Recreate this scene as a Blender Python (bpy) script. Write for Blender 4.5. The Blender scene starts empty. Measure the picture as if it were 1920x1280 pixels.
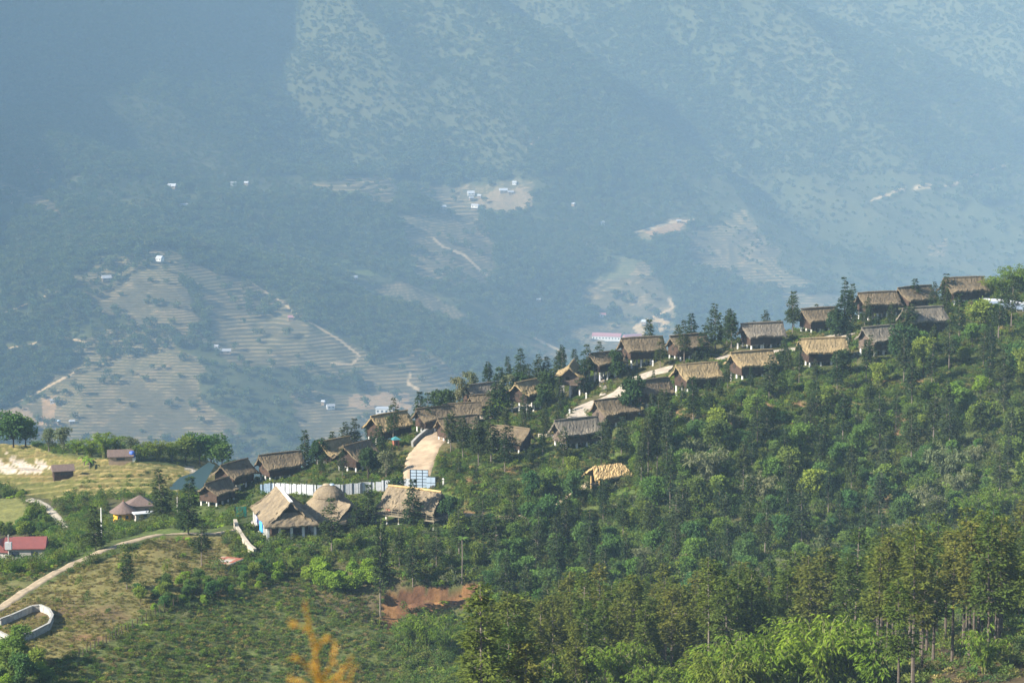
import bpy, bmesh, math, random
import numpy as np
from mathutils import Vector, Matrix
R = math.radians
random.seed(7)
RNG = np.random.default_rng(11)
C = bpy.context.scene.collection
SC = bpy.context.scene

# ------------------------------------------------------------------ camera, light, exposure
FPX, PITCH = 4533.0, R(8.0)          # 85 mm lens on 36 mm film, photograph 1920 px wide
cam_data = bpy.data.cameras.new('camera')
cam_data.sensor_width = 36.0
cam_data.lens = 85.0
cam_data.clip_start = 0.2
cam_data.clip_end = 20000
cam_data.dof.use_dof = True
cam_data.dof.focus_distance = 430
cam_data.dof.aperture_fstop = 6.3
cam = bpy.data.objects.new('camera', cam_data)
C.objects.link(cam)
cam.location = (0, 0, 0)
cam.rotation_euler = (math.pi/2 - PITCH, 0, 0)
SC.camera = cam

SUN_EL = R(31)
SUN_AZ = math.atan2(-0.87, -0.36)     # clockwise from +Y
sdir = Vector((math.cos(SUN_EL)*math.sin(SUN_AZ), math.cos(SUN_EL)*math.cos(SUN_AZ), math.sin(SUN_EL)))
world = bpy.data.worlds.new("World")
SC.world = world
world.use_nodes = True
wn = world.node_tree
bg = wn.nodes['Background']
sky = wn.nodes.new('ShaderNodeTexSky')
sky.sky_type = 'NISHITA'
sky.sun_disc = False
sky.sun_elevation = SUN_EL
sky.sun_rotation = SUN_AZ
sky.altitude = 1200
wn.links.new(sky.outputs[0], bg.inputs[0])
bg.inputs[1].default_value = 0.065
sun_data = bpy.data.lights.new('sun', 'SUN')
sun_data.energy = 5.0
sun_data.angle = R(0.53)
sun_data.color = (1.0, 0.91, 0.78)
sun = bpy.data.objects.new('sun', sun_data)
C.objects.link(sun)
sun.rotation_euler = (-sdir).to_track_quat('-Z', 'Y').to_euler()
SC.view_settings.view_transform = 'Standard'
SC.view_settings.look = 'None'
SC.view_settings.gamma = 1
SC.view_settings.use_curve_mapping = False
SC.view_settings.exposure = 1.62
SC.render.engine = 'CYCLES'
SC.cycles.use_denoising = True
SC.cycles.volume_bounces = 1
SC.cycles.max_bounces = 5
SC.cycles.diffuse_bounces = 2
SC.cycles.transmission_bounces = 3
SC.cycles.transparent_max_bounces = 6
SC.cycles.use_fast_gi = False
HAZE_DENSITY = 0.000152
VS = 2.4          # the far side of the valley lies this much beyond a first estimate

# ------------------------------------------------------------------ small maths helpers
CP, SP = math.cos(PITCH), math.sin(PITCH)
def P(u, v, D):
    """photo pixel (1920 wide) and distance -> world point"""
    a, b = (u-960)/FPX, (640-v)/FPX
    dy, dz = CP + b*SP, -SP + b*CP
    t = D/dy
    return np.array((a*t, D, dz*t))
def project(x, y, z):
    d = y*CP - z*SP
    d = np.where(d > .1, d, .1)
    return 960 + FPX*x/d, 640 - FPX*(y*SP + z*CP)/d

_lat = np.random.default_rng(3).random((256, 256))
def vnoise(x, y):
    xi, yi = np.floor(x).astype(int), np.floor(y).astype(int)
    fx, fy = x-xi, y-yi
    fx, fy = fx*fx*(3-2*fx), fy*fy*(3-2*fy)
    a = _lat[xi & 255, yi & 255]; b = _lat[(xi+1) & 255, yi & 255]
    c = _lat[xi & 255, (yi+1) & 255]; d = _lat[(xi+1) & 255, (yi+1) & 255]
    return (a*(1-fx)+b*fx)*(1-fy) + (c*(1-fx)+d*fx)*fy - .5
def fbm(x, y, n=4, g=.5):
    s, a, f = 0, 1., 1.
    for k in range(n):
        s = s + a*vnoise(x*f + 17.3*k, y*f - 9.1*k)
        a *= g; f *= 2.03
    return s
def sstep(a, b, x):
    t = np.clip((x-a)/(b-a), 0, 1)
    return t*t*(3-2*t)
def inpoly(u, v, poly):
    u, v = np.asarray(u, float), np.asarray(v, float)
    ins = np.zeros(u.shape, bool)
    n = len(poly)
    for i in range(n):
        x1, y1 = poly[i]; x2, y2 = poly[(i+1) % n]
        if y1 == y2: continue
        ins ^= ((y1 > v) != (y2 > v)) & (u < (x2-x1)*(v-y1)/(y2-y1) + x1)
    return ins
def polydist(u, v, line):
    """distance in photo px to a polyline"""
    best = np.full(np.shape(u), 1e9)
    for (x1, y1), (x2, y2) in zip(line[:-1], line[1:]):
        dx, dy = x2-x1, y2-y1
        t = np.clip(((u-x1)*dx + (v-y1)*dy)/(dx*dx+dy*dy+1e-9), 0, 1)
        best = np.minimum(best, np.hypot(u-x1-t*dx, v-y1-t*dy))
    return best
class Surf:
    """thin plate spline height field through control points"""
    def __init__(self, pts, lam=0.0, sc=100.0):
        p = np.array(pts, float)
        self.c, self.s = p[:, :2]/sc, sc
        n = len(p)
        A = np.zeros((n+3, n+3))
        A[:n, :n] = self.k(self.c, self.c) + lam*np.eye(n)
        A[:n, n] = 1; A[:n, n+1:] = self.c
        A[n, :n] = 1; A[n+1:, :n] = self.c.T
        self.w = np.linalg.solve(A, np.concatenate([p[:, 2], np.zeros(3)]))
    @staticmethod
    def k(a, b):
        r2 = ((a[:, None, :]-b[None, :, :])**2).sum(-1)
        return .5*r2*np.log(r2+1e-12)
    def __call__(self, x, y):
        sh = np.shape(x)
        q = np.stack([np.ravel(x), np.ravel(y)], -1)/self.s
        out = np.empty(len(q)); n = len(self.c)
        for i in range(0, len(q), 20000):
            b = q[i:i+20000]
            out[i:i+20000] = self.k(b, self.c) @ self.w[:n] + self.w[n] + b @ self.w[n+1:]
        return out.reshape(sh)

# ------------------------------------------------------------------ near hill (the village spur)
NEAR = [  # photo px, distance
 (1920,575,462),(1880,548,472),(1810,575,462),(1850,600,450),(1740,590,478),(1735,628,452),(1640,605,478),(1645,670,448),(1540,634,480),(1530,690,446),(1420,652,480),(1405,718,446),
 (1300,672,480),(1305,738,445),(1200,696,480),(1225,772,447),(1130,712,480),(1150,802,444),(1070,748,474),(1085,848,435),(990,778,470),(960,850,440),
 (900,762,488),(860,785,480),(850,832,452),(790,812,470),(725,836,460),(800,880,436),(660,888,446),(620,872,456),(600,922,432),(520,896,460),(440,918,452),(410,968,438),
 (490,985,420),(590,1018,402),(640,1002,412),(780,992,410),(750,925,428),(700,900,440),
 (0,1140,352),(100,1076,372),(200,1030,390),(300,1001,404),(440,998,416),
 (350,925,490),(400,865,555),(0,832,575),(200,852,572),(100,880,530),(0,950,495),(110,985,470),(240,990,452),(320,960,455),(50,1042,428),(150,1010,440),(20,1090,410),
 (300,1080,372),(200,1150,348),(50,1195,330),(300,1200,335),(300,1280,318),(100,1280,308),(420,1040,398),(420,1100,372),
 (560,1100,380),(600,1250,338),(500,1280,328),(500,1180,355),(700,1180,358),(640,1080,388),
 (730,1050,390),(800,1102,382),(890,1095,382),(800,1190,374),(880,1190,372),(770,1280,340),(900,1050,394),(900,900,425),(1000,962,415),(1135,915,418),(1000,1150,368),(1000,1060,392),
 (900,1280,318),(1000,1262,318),(1000,1200,345),(1150,1050,392),(1150,980,408),
 (1300,800,426),(1300,900,408),(1300,1000,390),(1300,1080,372),(1600,800,420),(1600,900,400),(1600,1000,380),(1450,900,404),(1450,800,424),(1450,1000,384),
 (1880,700,425),(1880,800,405),(1880,900,385),(1750,700,428),(1750,850,402),(1750,950,384),
]
NEAR3 = [tuple(P(*q)) for q in NEAR]
for (u, v, D) in NEAR:      # the flat top of the spur goes on a little behind the back row
    if 470 <= D <= 495 and u > 560:
        x, y, z = P(u, v, D); NEAR3.append((x*1.03, y+17, z-.4))
def addn(u, D, z): NEAR3.append(((u-960)/FPX*D/CP*0.985, D, z))
# the near wooded slope below the camera, and the gully behind it
for u, D, z in [(1900,190,-54.6),(1900,205,-56.5),(1900,240,-64),(1900,290,-78),(1900,330,-86),(1700,206,-60),(1700,240,-66),(1700,290,-80),(1700,335,-90),
  (1400,232,-67.5),(1400,270,-75),(1400,320,-89),(1400,345,-92),(1200,250,-73),(1200,290,-82),(1200,335,-92),(1000,270,-79),(1000,300,-87),(600,295,-89),(100,262,-82),(-300,262,-84),
  (2300,190,-50),(2300,260,-62),(2300,330,-78),(2300,420,-58),(2300,470,-48),(2300,520,-62),(-300,320,-88),(-300,380,-92),(-300,430,-102),(-300,500,-106),(-300,570,-107)]:
    addn(u, D, z)
for D, z in [(150,-49),(100,-35),(60,-23)]:
    for u in (-600, 300, 960, 1500, 2500): addn(u, D, z)
# behind the crest the ground falls to the valley
for u, D, z in [(1900,530,-72),(1700,535,-84),(1500,535,-90),(1300,535,-95),(1100,535,-100),(950,532,-103),(800,526,-108),(620,496,-106),(500,512,-106),
  (2300,600,-105),(1900,580,-112),(1500,580,-125),(1100,580,-135),(800,580,-140),(500,570,-124),(300,620,-122),(0,625,-122),(-300,640,-125),(600,530,-118),
  (2300,720,-190),(1900,720,-200),(1500,720,-205),(1100,720,-210),(700,720,-205),(300,740,-190),(-300,760,-190),
  (2300,820,-240),(1500,820,-245),(960,820,-247),(400,840,-240),(-300,840,-240)]:
    addn(u, D, z)
near_s = Surf(NEAR3, lam=0.002)

# ------------------------------------------------------------------ far side of the valley
FAR = [
 (250,830,1350),(0,795,1370),(450,832,1350),(120,830,1345),(250,765,1380),(250,700,1412),(250,640,1442),(250,590,1468),(280,520,1510),(300,470,1545),(310,458,1565),
 (380,700,1415),(440,760,1385),(60,740,1400),(100,650,1450),(0,650,1455),(0,600,1490),(120,560,1500),(200,500,1530),(60,480,1590),(0,430,1640),(0,360,1720),
 (430,640,1450),(500,600,1490),(470,530,1540),(420,490,1560),(640,690,1435),(560,740,1405),(660,660,1450),(580,600,1490),(560,540,1540),(640,555,1555),(500,505,1570),
 (740,560,1560),(800,575,1560),(880,605,1550),(950,655,1535),(985,692,1510),(700,700,1430),(800,720,1425),(880,730,1410),(800,640,1490),(700,620,1500),(960,760,1400),(700,790,1378),(600,800,1370),
 (640,520,1700),(740,525,1730),(850,560,1740),(950,610,1740),(1010,650,1730),(1100,690,1640),
 (1050,650,1760),(1130,632,1790),(1210,610,1820),(1280,630,1800),(1000,600,1810),(1110,590,1850),
 (480,480,1720),(360,430,1740),(420,400,1800),(300,400,1760),(200,400,1700),(100,380,1690),
 (560,460,1770),(640,420,1850),(700,480,1800),(580,360,1920),(700,370,1920),(760,430,1870),(780,500,1800),(870,480,1850),(900,530,1800),
 (940,380,1990),(1000,390,1990),(860,375,1980),(900,420,1930),(1000,440,1930),(1040,500,1870),(1000,540,1830),
 (1180,488,1900),(1130,540,1860),(1220,560,1845),(1260,590,1825),(1300,430,1980),(1240,440,1960),(1350,490,1925),(1420,530,1890),(1500,560,1870),(1300,540,1870),(1440,450,1980),
 (1600,480,1960),(1600,400,2050),(1700,350,2110),(1880,310,2150),(1900,420,2040),(1750,450,2010),(1700,520,1930),(1900,520,1950),(1600,570,1870),(1500,600,1830),(1800,580,1880),
 (0,250,1900),(100,290,1860),(180,330,1830),(60,320,1820),(300,330,1900),(380,310,1960),(0,100,2090),(100,170,2040),(220,250,1990),
 (420,250,2080),(360,180,2180),(300,100,2250),(500,150,2180),(600,230,2100),(700,280,2050),(820,290,2070),(950,270,2110),(1060,230,2120),(1050,150,2210),(1070,100,2280),
 (0,0,2190),(200,0,2300),(420,0,2400),(650,0,2350),(800,100,2270),(960,0,2420),(1250,0,2350),(1250,150,2230),(1200,300,2090),(1350,250,2160),(1450,320,2110),(1500,200,2240),(1520,0,2470),(1700,200,2230),(1700,60,2340),(1850,0,2400),(1900,150,2240),
]
FAR3 = [tuple(P(q[0], q[1], q[2]*VS)) for q in FAR]
def addf(u, D, z): FAR3.append(((u-960)/FPX*D*VS/CP*0.985, D*VS, z*VS))
for u, D, z in [(-200,1350,-240),(-900,1400,-170),(-300,1600,-130),
  (2200,1700,-250),(2200,1900,-220),(2200,2150,-110),(2200,2400,10),(2800,1700,-230),(2800,2300,0),
  (1500,1700,-256),(1200,1660,-258),(1800,1650,-258),(900,1640,-257),(0,1250,-249),(500,1250,-250),(1000,1280,-252),(1500,1300,-255),(2200,1300,-255),(-800,1200,-235),
  (0,2500,150),(400,2700,150),(960,2750,140),(1500,2750,140),(2000,2750,130),(2600,2750,120),(-700,2800,330),
  (0,3000,200),(960,3000,180),(2000,3000,170),(300,1000,-250),(960,1000,-252),(1700,1000,-255),(-500,1000,-245),(2500,1000,-255)]:
    addf(u, D, z)
for x, D, z in [(-620,1380,-60),(-610,1430,60),(-600,1480,190),(-560,1560,100),(-640,1590,300),(-600,1720,180),(-560,1800,20),(-660,1820,300),(-570,1920,60),(-690,1950,410),(-590,2050,110),(-700,2100,455),(-710,2250,470),(-620,2250,190),(-740,2420,480),(-660,2420,260),(-900,1700,180),(-1000,2000,440),(-1000,2400,480),(-1500,1500,50),(-1500,2000,420),(-1500,2500,460)]: FAR3.append((x*VS, D*VS, z*VS))  # high spur out of view on the left, added to shade the upper left
far_s = Surf(FAR3, lam=0.004, sc=930.)

TERR = [  # terraced fields on the far side: outline, step in metres
 ([(305,455),(200,482),(140,525),(165,590),(250,600),(95,655),(150,690),(60,745),(-40,775),(-40,840),(450,840),(445,795),(372,725),(385,690),(330,640),(410,640),(345,570),(345,480)], 1.30),
 ([(335,485),(465,525),(565,590),(690,668),(640,700),(540,700),(420,660),(385,590),(350,540)], 1.61),
 ([(660,690),(760,640),(880,700),(820,760),(690,740)], 1.61),
 ([(720,395),(905,395),(925,525),(860,545),(790,530),(760,470)], 1.61),
 ([(780,350),(1000,345),(1010,390),(900,410),(780,385)], 1.98),
 ([(1075,545),(1180,480),(1225,492),(1275,590),(1170,605),(1085,575)], 1.74),
 ([(1275,500),(1310,425),(1400,400),(1420,440),(1515,530),(1440,540),(1350,520)], 1.74),
 ([(1185,445),(1240,415),(1300,410),(1290,440),(1200,455)], 1.86),
 ([(0,245),(160,285),(170,330),(0,330)], 1.86),([(-20,330),(130,385),(130,420),(-20,350)], 1.61),
 ([(640,530),(760,530),(870,590),(850,610),(700,560)], 1.61),
 ([(540,740),(760,735),(800,800),(560,830)], 1.24),
 ([(1000,640),(1060,620),(1260,600),(1300,650),(1100,700),(1000,690)], 0.99),
 ([(1450,540),(1600,560),(1700,620),(1480,620)], 1.49),
 ([(560,350),(700,330),(780,350),(720,380)], 1.98),
 ([(1780,330),(1890,305),(1860,325)], 1.98),
 ([(1730,465),(1770,450),(1775,475),(1740,480)], 1.98),
]
FAR_TRACKS = [([(812,443),(830,460),(870,475),(890,495),(915,520)], 3.0),([(1078,118),(1045,155),(1050,195),(1062,225),(1020,250),(990,275)], 2.2),([(620,682),(660,684),(675,668),(640,640),(560,590),(460,522)], 2.6),
 ([(770,700),(765,720),(785,730)], 3.),([(1190,612),(1230,590),(1262,575),(1255,560)], 3.5),([(1635,375),(1700,352),(1790,345),(1830,325),(1890,310)], 2.6),([(1000,632),(1050,655),(1060,690)], 3.),
 ([(0,655),(60,645),(100,628),(160,640)], 2.4),([(1190,436),(1260,418),(1300,412)], 3.),([(540,600),(560,590)], 2.),([(100,290),(90,220),(110,270)], 1.8),([(330,452),(400,466)], 3.),
 ([(20,760),(90,725),(150,690)], 2.2),([(0,590),(110,545)],2.2)]
BROWN = [([(1200,640),(1190,610),(1240,588),(1260,600),(1230,640)],),([(780,1105),(800,1100)],)]

def far_weight(x, y):
    return sstep(840, 1900, y)
def ridge_field(X, Y):
    wx = 60*fbm(X/300., Y/300., 2)
    return 1-2.2*np.abs(fbm((X+wx+.45*Y)/170.+9.3, Y/460.+2, 4, .45))
def fold_field(X, Y):
    """broad spurs running down the mountain"""
    return .5 - np.abs(2*(((X + .55*Y + 70*fbm(X/260., Y/300., 2))/340.) % 1) - 1)
def base_height(x, y):
    w = far_weight(x, y)
    z = np.zeros(np.shape(x))
    m = w < 1
    if m.any():
        X, Y = x[m], y[m]
        nd = sstep(60, 160, Y)
        z[m] += (1-w[m])*(near_s(X, Y) + nd*(.6*fbm(X/22, Y/22, 3) + .30*fbm(X/4., Y/4., 3)))
    m = w > 0
    if m.any():
        X, Y = x[m]/VS, y[m]/VS
        rel = sstep(1300, 1500, Y); up = sstep(1900, 2300, Y)
        rid = 1-2*np.abs(fbm(X/240.+3, Y/330., 4, .5))
        rid2 = ridge_field(X, Y)
        n = rel*(13*(rid-.75) + 8*fbm(X/90, Y/120, 4, .55)) + up*(60*(rid2-.55) + 105*fold_field(X, Y)) + (1-rel)*1.5*fbm(X/60, Y/60, 3)
        f = far_s(x[m], y[m])
        cap = VS*(np.interp(Y, [1300, 1420, 1500, 1600, 1750, 1900, 2100, 2350, 2600], [-80, -60, -30, 0, 40, 95, 220, 420, 530]) + 70*fbm(X/260, Y/230, 3, .55))  # crest of the unseen left spur, shaped so its shadow slants
        k = VS*30.
        f = np.where((X < -330) & (f > cap - k), cap - k*np.exp(-(np.maximum(f-cap+k, 0))/k), f)
        z[m] += w[m]*(f + VS*n)
    return z

PADDY = [(-60,812),(40,826),(100,850),(250,866),(330,872),(425,856),(430,880),(395,905),(330,935),(250,930),(170,935),(110,940),(-60,905)]
PADDY2 = [(-80,936),(35,934),(60,960),(50,985),(0,1000),(-80,1005)]
MEADOW = [(-80,1210),(60,1110),(200,1042),(310,1006),(420,1004),(445,1050),(420,1085),(300,1130),(200,1195),(110,1235),(-80,1270)]
SCAR = [(722,1112),(770,1100),(840,1104),(868,1092),(898,1094),(904,1125),(880,1138),(820,1142),(765,1146),(742,1185),(726,1175),(718,1140)]
MUD_SHEEN = [[(10,849),(22,857),(82,880),(82,888),(60,884),(28,865),(12,852)],[(-20,862),(0,865),(15,870),(35,880),(38,888),(15,890),(0,882),(-20,880)],[(18,860),(32,867),(58,882),(60,885),(35,890),(37,880),(25,870)],[(60,862),(90,872),(112,878),(100,882),(70,872)],[(345,872),(352,874),(372,880),(380,885),(362,886),(350,880)]]
POND_PX = [(318,916),(338,906),(362,899),(392,895),(404,903),(376,922),(346,936),(322,938)]

def masks_far(x, y, z):
    u, v = project(x, y, z)
    uu = u + 30*fbm(x/(33*VS), y/(33*VS), 4, .6); vv = v + 18*fbm(x/(33*VS)+40, y/(33*VS), 4, .6)
    t = np.zeros(np.shape(x)); st = np.full(np.shape(x), 2.5)
    for poly, s in TERR:
        bx = np.array(poly)
        m = (uu > bx[:,0].min()) & (uu < bx[:,0].max()) & (vv > bx[:,1].min()) & (vv < bx[:,1].max())
        if m.any():
            idx = np.where(m); k = inpoly(uu[idx], vv[idx], poly)
            t[idx] = np.where(k, 1., t[idx]); st[idx] = np.where(k, s, st[idx])
    return u, v, t, st

def paddy_field(x, y):
    return y/5.5 + .05*x + 1.6*fbm(x/30, y/30, 2)
PADS = []      # levelled ground under each building
def height(x, y, far_detail=True):
    x = np.asarray(x, float); y = np.asarray(y, float)
    z = base_height(x, y)
    nr = (y > 400) & (y < 640)
    if nr.any():
        xi, yi, zi = x[nr], y[nr], z[nr]
        u, v = project(xi, yi, zi)
        k = inpoly(u + 8*vnoise(xi/6, yi/6), v, PADDY) & (yi > 455)
        g = paddy_field(xi, yi); f = g - np.floor(g)
        zi = np.where(k, zi + 1.0*(np.floor(g) + sstep(.80, 1.0, f) - g) + .14*np.exp(-((f-.03)/.05)**2), zi)
        z[nr] = zi
    pm = (y > 455) & (y < 540) & (x < -50) & (x > -80)
    if pm.any():
        xi, yi, zi = x[pm], y[pm], z[pm]
        u, v = project(xi, yi, zi)
        z[pm] = np.where(inpoly(u, v, [(312,914),(336,902),(362,895),(394,891),(410,903),(380,927),(348,941),(318,943)]), zi - .6, zi)
    sc = (y > 355) & (y < 405)
    if sc.any():
        xi, yi, zi = x[sc], y[sc], z[sc]
        u, v = project(xi, yi, zi)
        k = sstep(16, 0, polydist(u, v, [(735,1120),(800,1112),(890,1106)]))
        z[sc] = zi - 2.6*k*(yi < 386) + 1.4*k*(yi >= 386)
    for px_, py_, pz_, r0, r1 in PADS:
        k = (np.abs(x-px_) < r1) & (np.abs(y-py_) < r1)
        if k.any():
            w_ = .8*sstep(r1, r0, np.hypot(x[k]-px_, y[k]-py_)); z[k] = z[k]*(1-w_) + pz_*w_
    fr = y > 1250*VS
    if far_detail and fr.any():
        xi, yi, zi = x[fr], y[fr], z[fr]
        u, v, t, st = masks_far(xi, yi, zi)
        zz = zi/VS + 2.0*fbm(xi/(48*VS), yi/(48*VS), 3)
        q = np.floor(zz/st); f = zz/st - q
        tz = st*(q + sstep(.62, .98, f)) + .25*np.exp(-((f-.60)/.07)**2)
        z[fr] = np.where(t > 0, tz*VS, zi)
    return z

def hits(uv, d0=60, d1=1000, step=1.0):
    """where the rays through photo pixels meet the ground"""
    uv = np.array(uv, float)
    Ds = np.arange(d0, d1, step)
    out = []
    for i in range(0, len(uv), 60):
        b = uv[i:i+60]
        a = (b[:,0]-960)/FPX; bb = (640-b[:,1])/FPX
        dy = CP + bb*SP; dz = -SP + bb*CP
        X = (a/dy)[:,None]*Ds[None]; Y = np.broadcast_to(Ds, X.shape); Z = (dz/dy)[:,None]*Ds[None]
        H = height(X.ravel(), Y.ravel(), False).reshape(X.shape)
        under = Z <= H
        for r in range(len(b)):
            k = int(np.argmax(under[r]))
            if not under[r].any():      # grazes a crest: the nearest miss
                k = int(np.argmin(Z[r]-H[r])); out.append((a[r]/dy[r]*Ds[k], Ds[k], H[r,k])); continue
            if k == 0: k = 1
            g0, g1 = Z[r,k-1]-H[r,k-1], Z[r,k]-H[r,k]
            t = g0/(g0-g1+1e-9); t = min(max(t,0),1)
            D = Ds[k-1] + t*(Ds[k]-Ds[k-1])
            out.append((a[r]/dy[r]*D, D, H[r,k-1]*(1-t)+H[r,k]*t))
    return out
def gz(x, y):
    return float(height(np.array([x]), np.array([y]), False)[0])

HUTS = [
 (408,902,62,.86,'brown thatch','small brown thatched hut beside the dark cypress at the lower end of the row'),
 (440,866,60,.95,'brown thatch','brown thatched hut directly behind the lowest small hut'),
 (525,841,33,.97,'brown thatch','brown thatched hut standing alone above the white fence corner'),
 (628,820,50,.92,'golden thatch','golden thatched hut half hidden by two dark conifers above the white fence'),
 (670,832,58,.96,'brown thatch','thatched hut with drooping eaves in front of its tree-screened neighbour'),
 (730,780,46,1.06,'golden thatch','large golden shaggy hut at the top of the sandy road bend'),
 (815,767,30,.90,'brown thatch','dark brown hut roof behind the twin thin conifers'),
 (866,756,20,.86,'brown thatch','low brown roof just above the stone road parapet'),
 (912,746,24,.80,'brown thatch','small brown roof tucked under the pale grey thatch'),
 (904,717,38,.92,'grey thatch','pale grey thatched hut on the ridge among feathery trees'),
 (993,724,50,.97,'golden thatch','golden hut with bright left eave at the end of the stone parapet'),
 (1072,694,82,1.0,'golden thatch','hut turning its dark gable end forward above the paved bend'),
 (1136,667,35,.88,'brown thatch','brown hut mostly hidden behind a dark round tree on the ridge'),
 (1203,638,22,1.0,'brown thatch','dark brown hut under the pointed conifer on the ridge'),
 (1290,626,30,.97,'brown thatch','brown hut with pale gable edge between two slender conifers on the ridge'),
 (1428,604,20,1.0,'grey thatch','grey brown hut on the ridge with twin conifers behind its roof'),
 (1536,576,25,.95,'brown thatch','dark hut on white stilts left of the tall spire conifer'),
 (1645,552,20,.97,'brown thatch','long reddish brown roof right of the tall spire conifer'),
 (1714,536,33,.98,'brown thatch','hut with an open gable second from the upper end of the ridge'),
 (1806,521,20,1.0,'brown thatch','topmost hut on the ridge beside the dense bamboo grove'),
 (1730,576,25,1.0,'grey thatch','grey roofed hut on the slope below the two topmost huts'),
 (1652,615,30,1.0,'grey thatch','grey hut among trees with a pale plank gable, end of the front row'),
 (1541,636,15,1.0,'golden thatch','golden brown hut seen broadside behind a slim pole of a tree'),
 (1409,659,26,1.0,'golden thatch','tidy golden hut with crisp eave, the farther of the matching pair'),
 (1306,682,28,1.0,'golden thatch','tidy golden hut with crisp eave, the nearer of the matching pair'),
 (1222,713,40,.97,'brown thatch','brown hut with a dark round tree against its left gable'),
 (1152,749,32,1.0,'brown thatch','weathered hut with pale plank gable beside the paved bend'),
 (1080,789,30,1.0,'grey thatch','grey brown hut at the lower end of the front row, tall trunk before it'),
 (957,802,-30,.90,'brown thatch','reddish brown hut whose dark gable faces right behind dark conifers'),
 (858,781,30,.92,'brown thatch','hut nearly hidden by dark conifers beside the sandy road'),
]
HUT_XY = []
for (u, vr, th, s_, rf, lab), hp in zip(HUTS, hits([(h[0], h[1]+46*h[3]) for h in HUTS], 425, 505)):
    HUT_XY.append((hp[0], hp[1]))
_pads = [(x_, y_, float(base_height(np.array([x_]), np.array([y_]))[0]), 4.6, 8.5) for x_, y_ in HUT_XY]
for uv, r0 in [((540,985),9.5),((620,985),7.5),((778,978),6.5)]:
    q = hits([uv], 380, 460)[0]; _pads.append((q[0], q[1], q[2], r0, r0+5))
PADS += _pads

# ------------------------------------------------------------------ materials
MATS = {}
def nodes(name):
    m = bpy.data.materials.new(name); m.use_nodes = True
    nt = m.node_tree; nt.nodes.clear()
    out = nt.nodes.new('ShaderNodeOutputMaterial')
    MATS[name] = m
    return m, nt, out
def ramp(nt, fac, stops):
    r = nt.nodes.new('ShaderNodeValToRGB')
    e = r.color_ramp.elements
    while len(e) > 1: e.remove(e[-1])
    e[0].position, e[0].color = stops[0][0], (*stops[0][1], 1)
    for p, c in stops[1:]:
        q = e.new(p); q.color = (*c, 1)
    nt.links.new(fac, r.inputs[0])
    return r.outputs[0]
def noise(nt, scale, detail=4, rough=.55, vec=None, w=None):
    n = nt.nodes.new('ShaderNodeTexNoise')
    n.inputs['Scale'].default_value = scale; n.inputs['Detail'].default_value = detail; n.inputs['Roughness'].default_value = rough
    if vec is not None: nt.links.new(vec, n.inputs['Vector'])
    return n.outputs[0]
def coords(nt, kind='Object', scale=None):
    t = nt.nodes.new('ShaderNodeTexCoord')
    o = t.outputs[kind]
    if scale:
        mp = nt.nodes.new('ShaderNodeMapping'); mp.inputs['Scale'].default_value = scale
        nt.links.new(o, mp.inputs[0]); o = mp.outputs[0]
    return o
def geopos(nt):
    return nt.nodes.new('ShaderNodeNewGeometry').outputs['Position']
def mixc(nt, fac, a, b, mode='MIX'):
    m = nt.nodes.new('ShaderNodeMix'); m.data_type = 'RGBA'; m.blend_type = mode
    for s, i in ((fac, 0), (a, 6), (b, 7)):
        if isinstance(s, (int, float)): m.inputs[i].default_value = s
        elif isinstance(s, tuple): m.inputs[i].default_value = (*s, 1)
        else: nt.links.new(s, m.inputs[i])
    return m.outputs[2]
def math_(nt, op, a, b=0.0):
    m = nt.nodes.new('ShaderNodeMath'); m.operation = op
    for i, s in enumerate((a, b)):
        if isinstance(s, (int, float)): m.inputs[i].default_value = s
        else: nt.links.new(s, m.inputs[i])
    return m.outputs[0]
def bsdf(nt, out, col, rough=.9, spec=.2, bump=None, bstr=.5, bdist=.05):
    b = nt.nodes.new('ShaderNodeBsdfPrincipled')
    if isinstance(col, tuple): b.inputs['Base Color'].default_value = (*col, 1)
    else: nt.links.new(col, b.inputs['Base Color'])
    if isinstance(rough, (int, float)): b.inputs['Roughness'].default_value = rough
    else: nt.links.new(rough, b.inputs['Roughness'])
    b.inputs['Specular IOR Level'].default_value = spec
    if bump is not None:
        bp = nt.nodes.new('ShaderNodeBump'); bp.inputs['Strength'].default_value = bstr; bp.inputs['Distance'].default_value = bdist
        nt.links.new(bump, bp.inputs['Height']); nt.links.new(bp.outputs[0], b.inputs['Normal'])
    nt.links.new(b.outputs[0], out.inputs[0])
    return b
def simple(name, col, rough=.85, var=.25, scale=3., spec=.2, bdist=.02, rnd=0.0):
    m, nt, out = nodes(name)
    n = noise(nt, scale, 5, .6, coords(nt))
    lo = tuple(c*(1-var) for c in col); hi = tuple(min(1, c*(1+var)) for c in col)
    c = ramp(nt, n, [(.25, lo), (.75, hi)])
    if rnd:
        oi = nt.nodes.new('ShaderNodeObjectInfo')
        c = mixc(nt, 1.0, c, ramp(nt, oi.outputs['Random'], [(0, (1-rnd,)*3), (1, (1+rnd*.6,)*3)]), 'MULTIPLY')
    bsdf(nt, out, c, rough, spec, n, .4, bdist)
    return m
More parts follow.
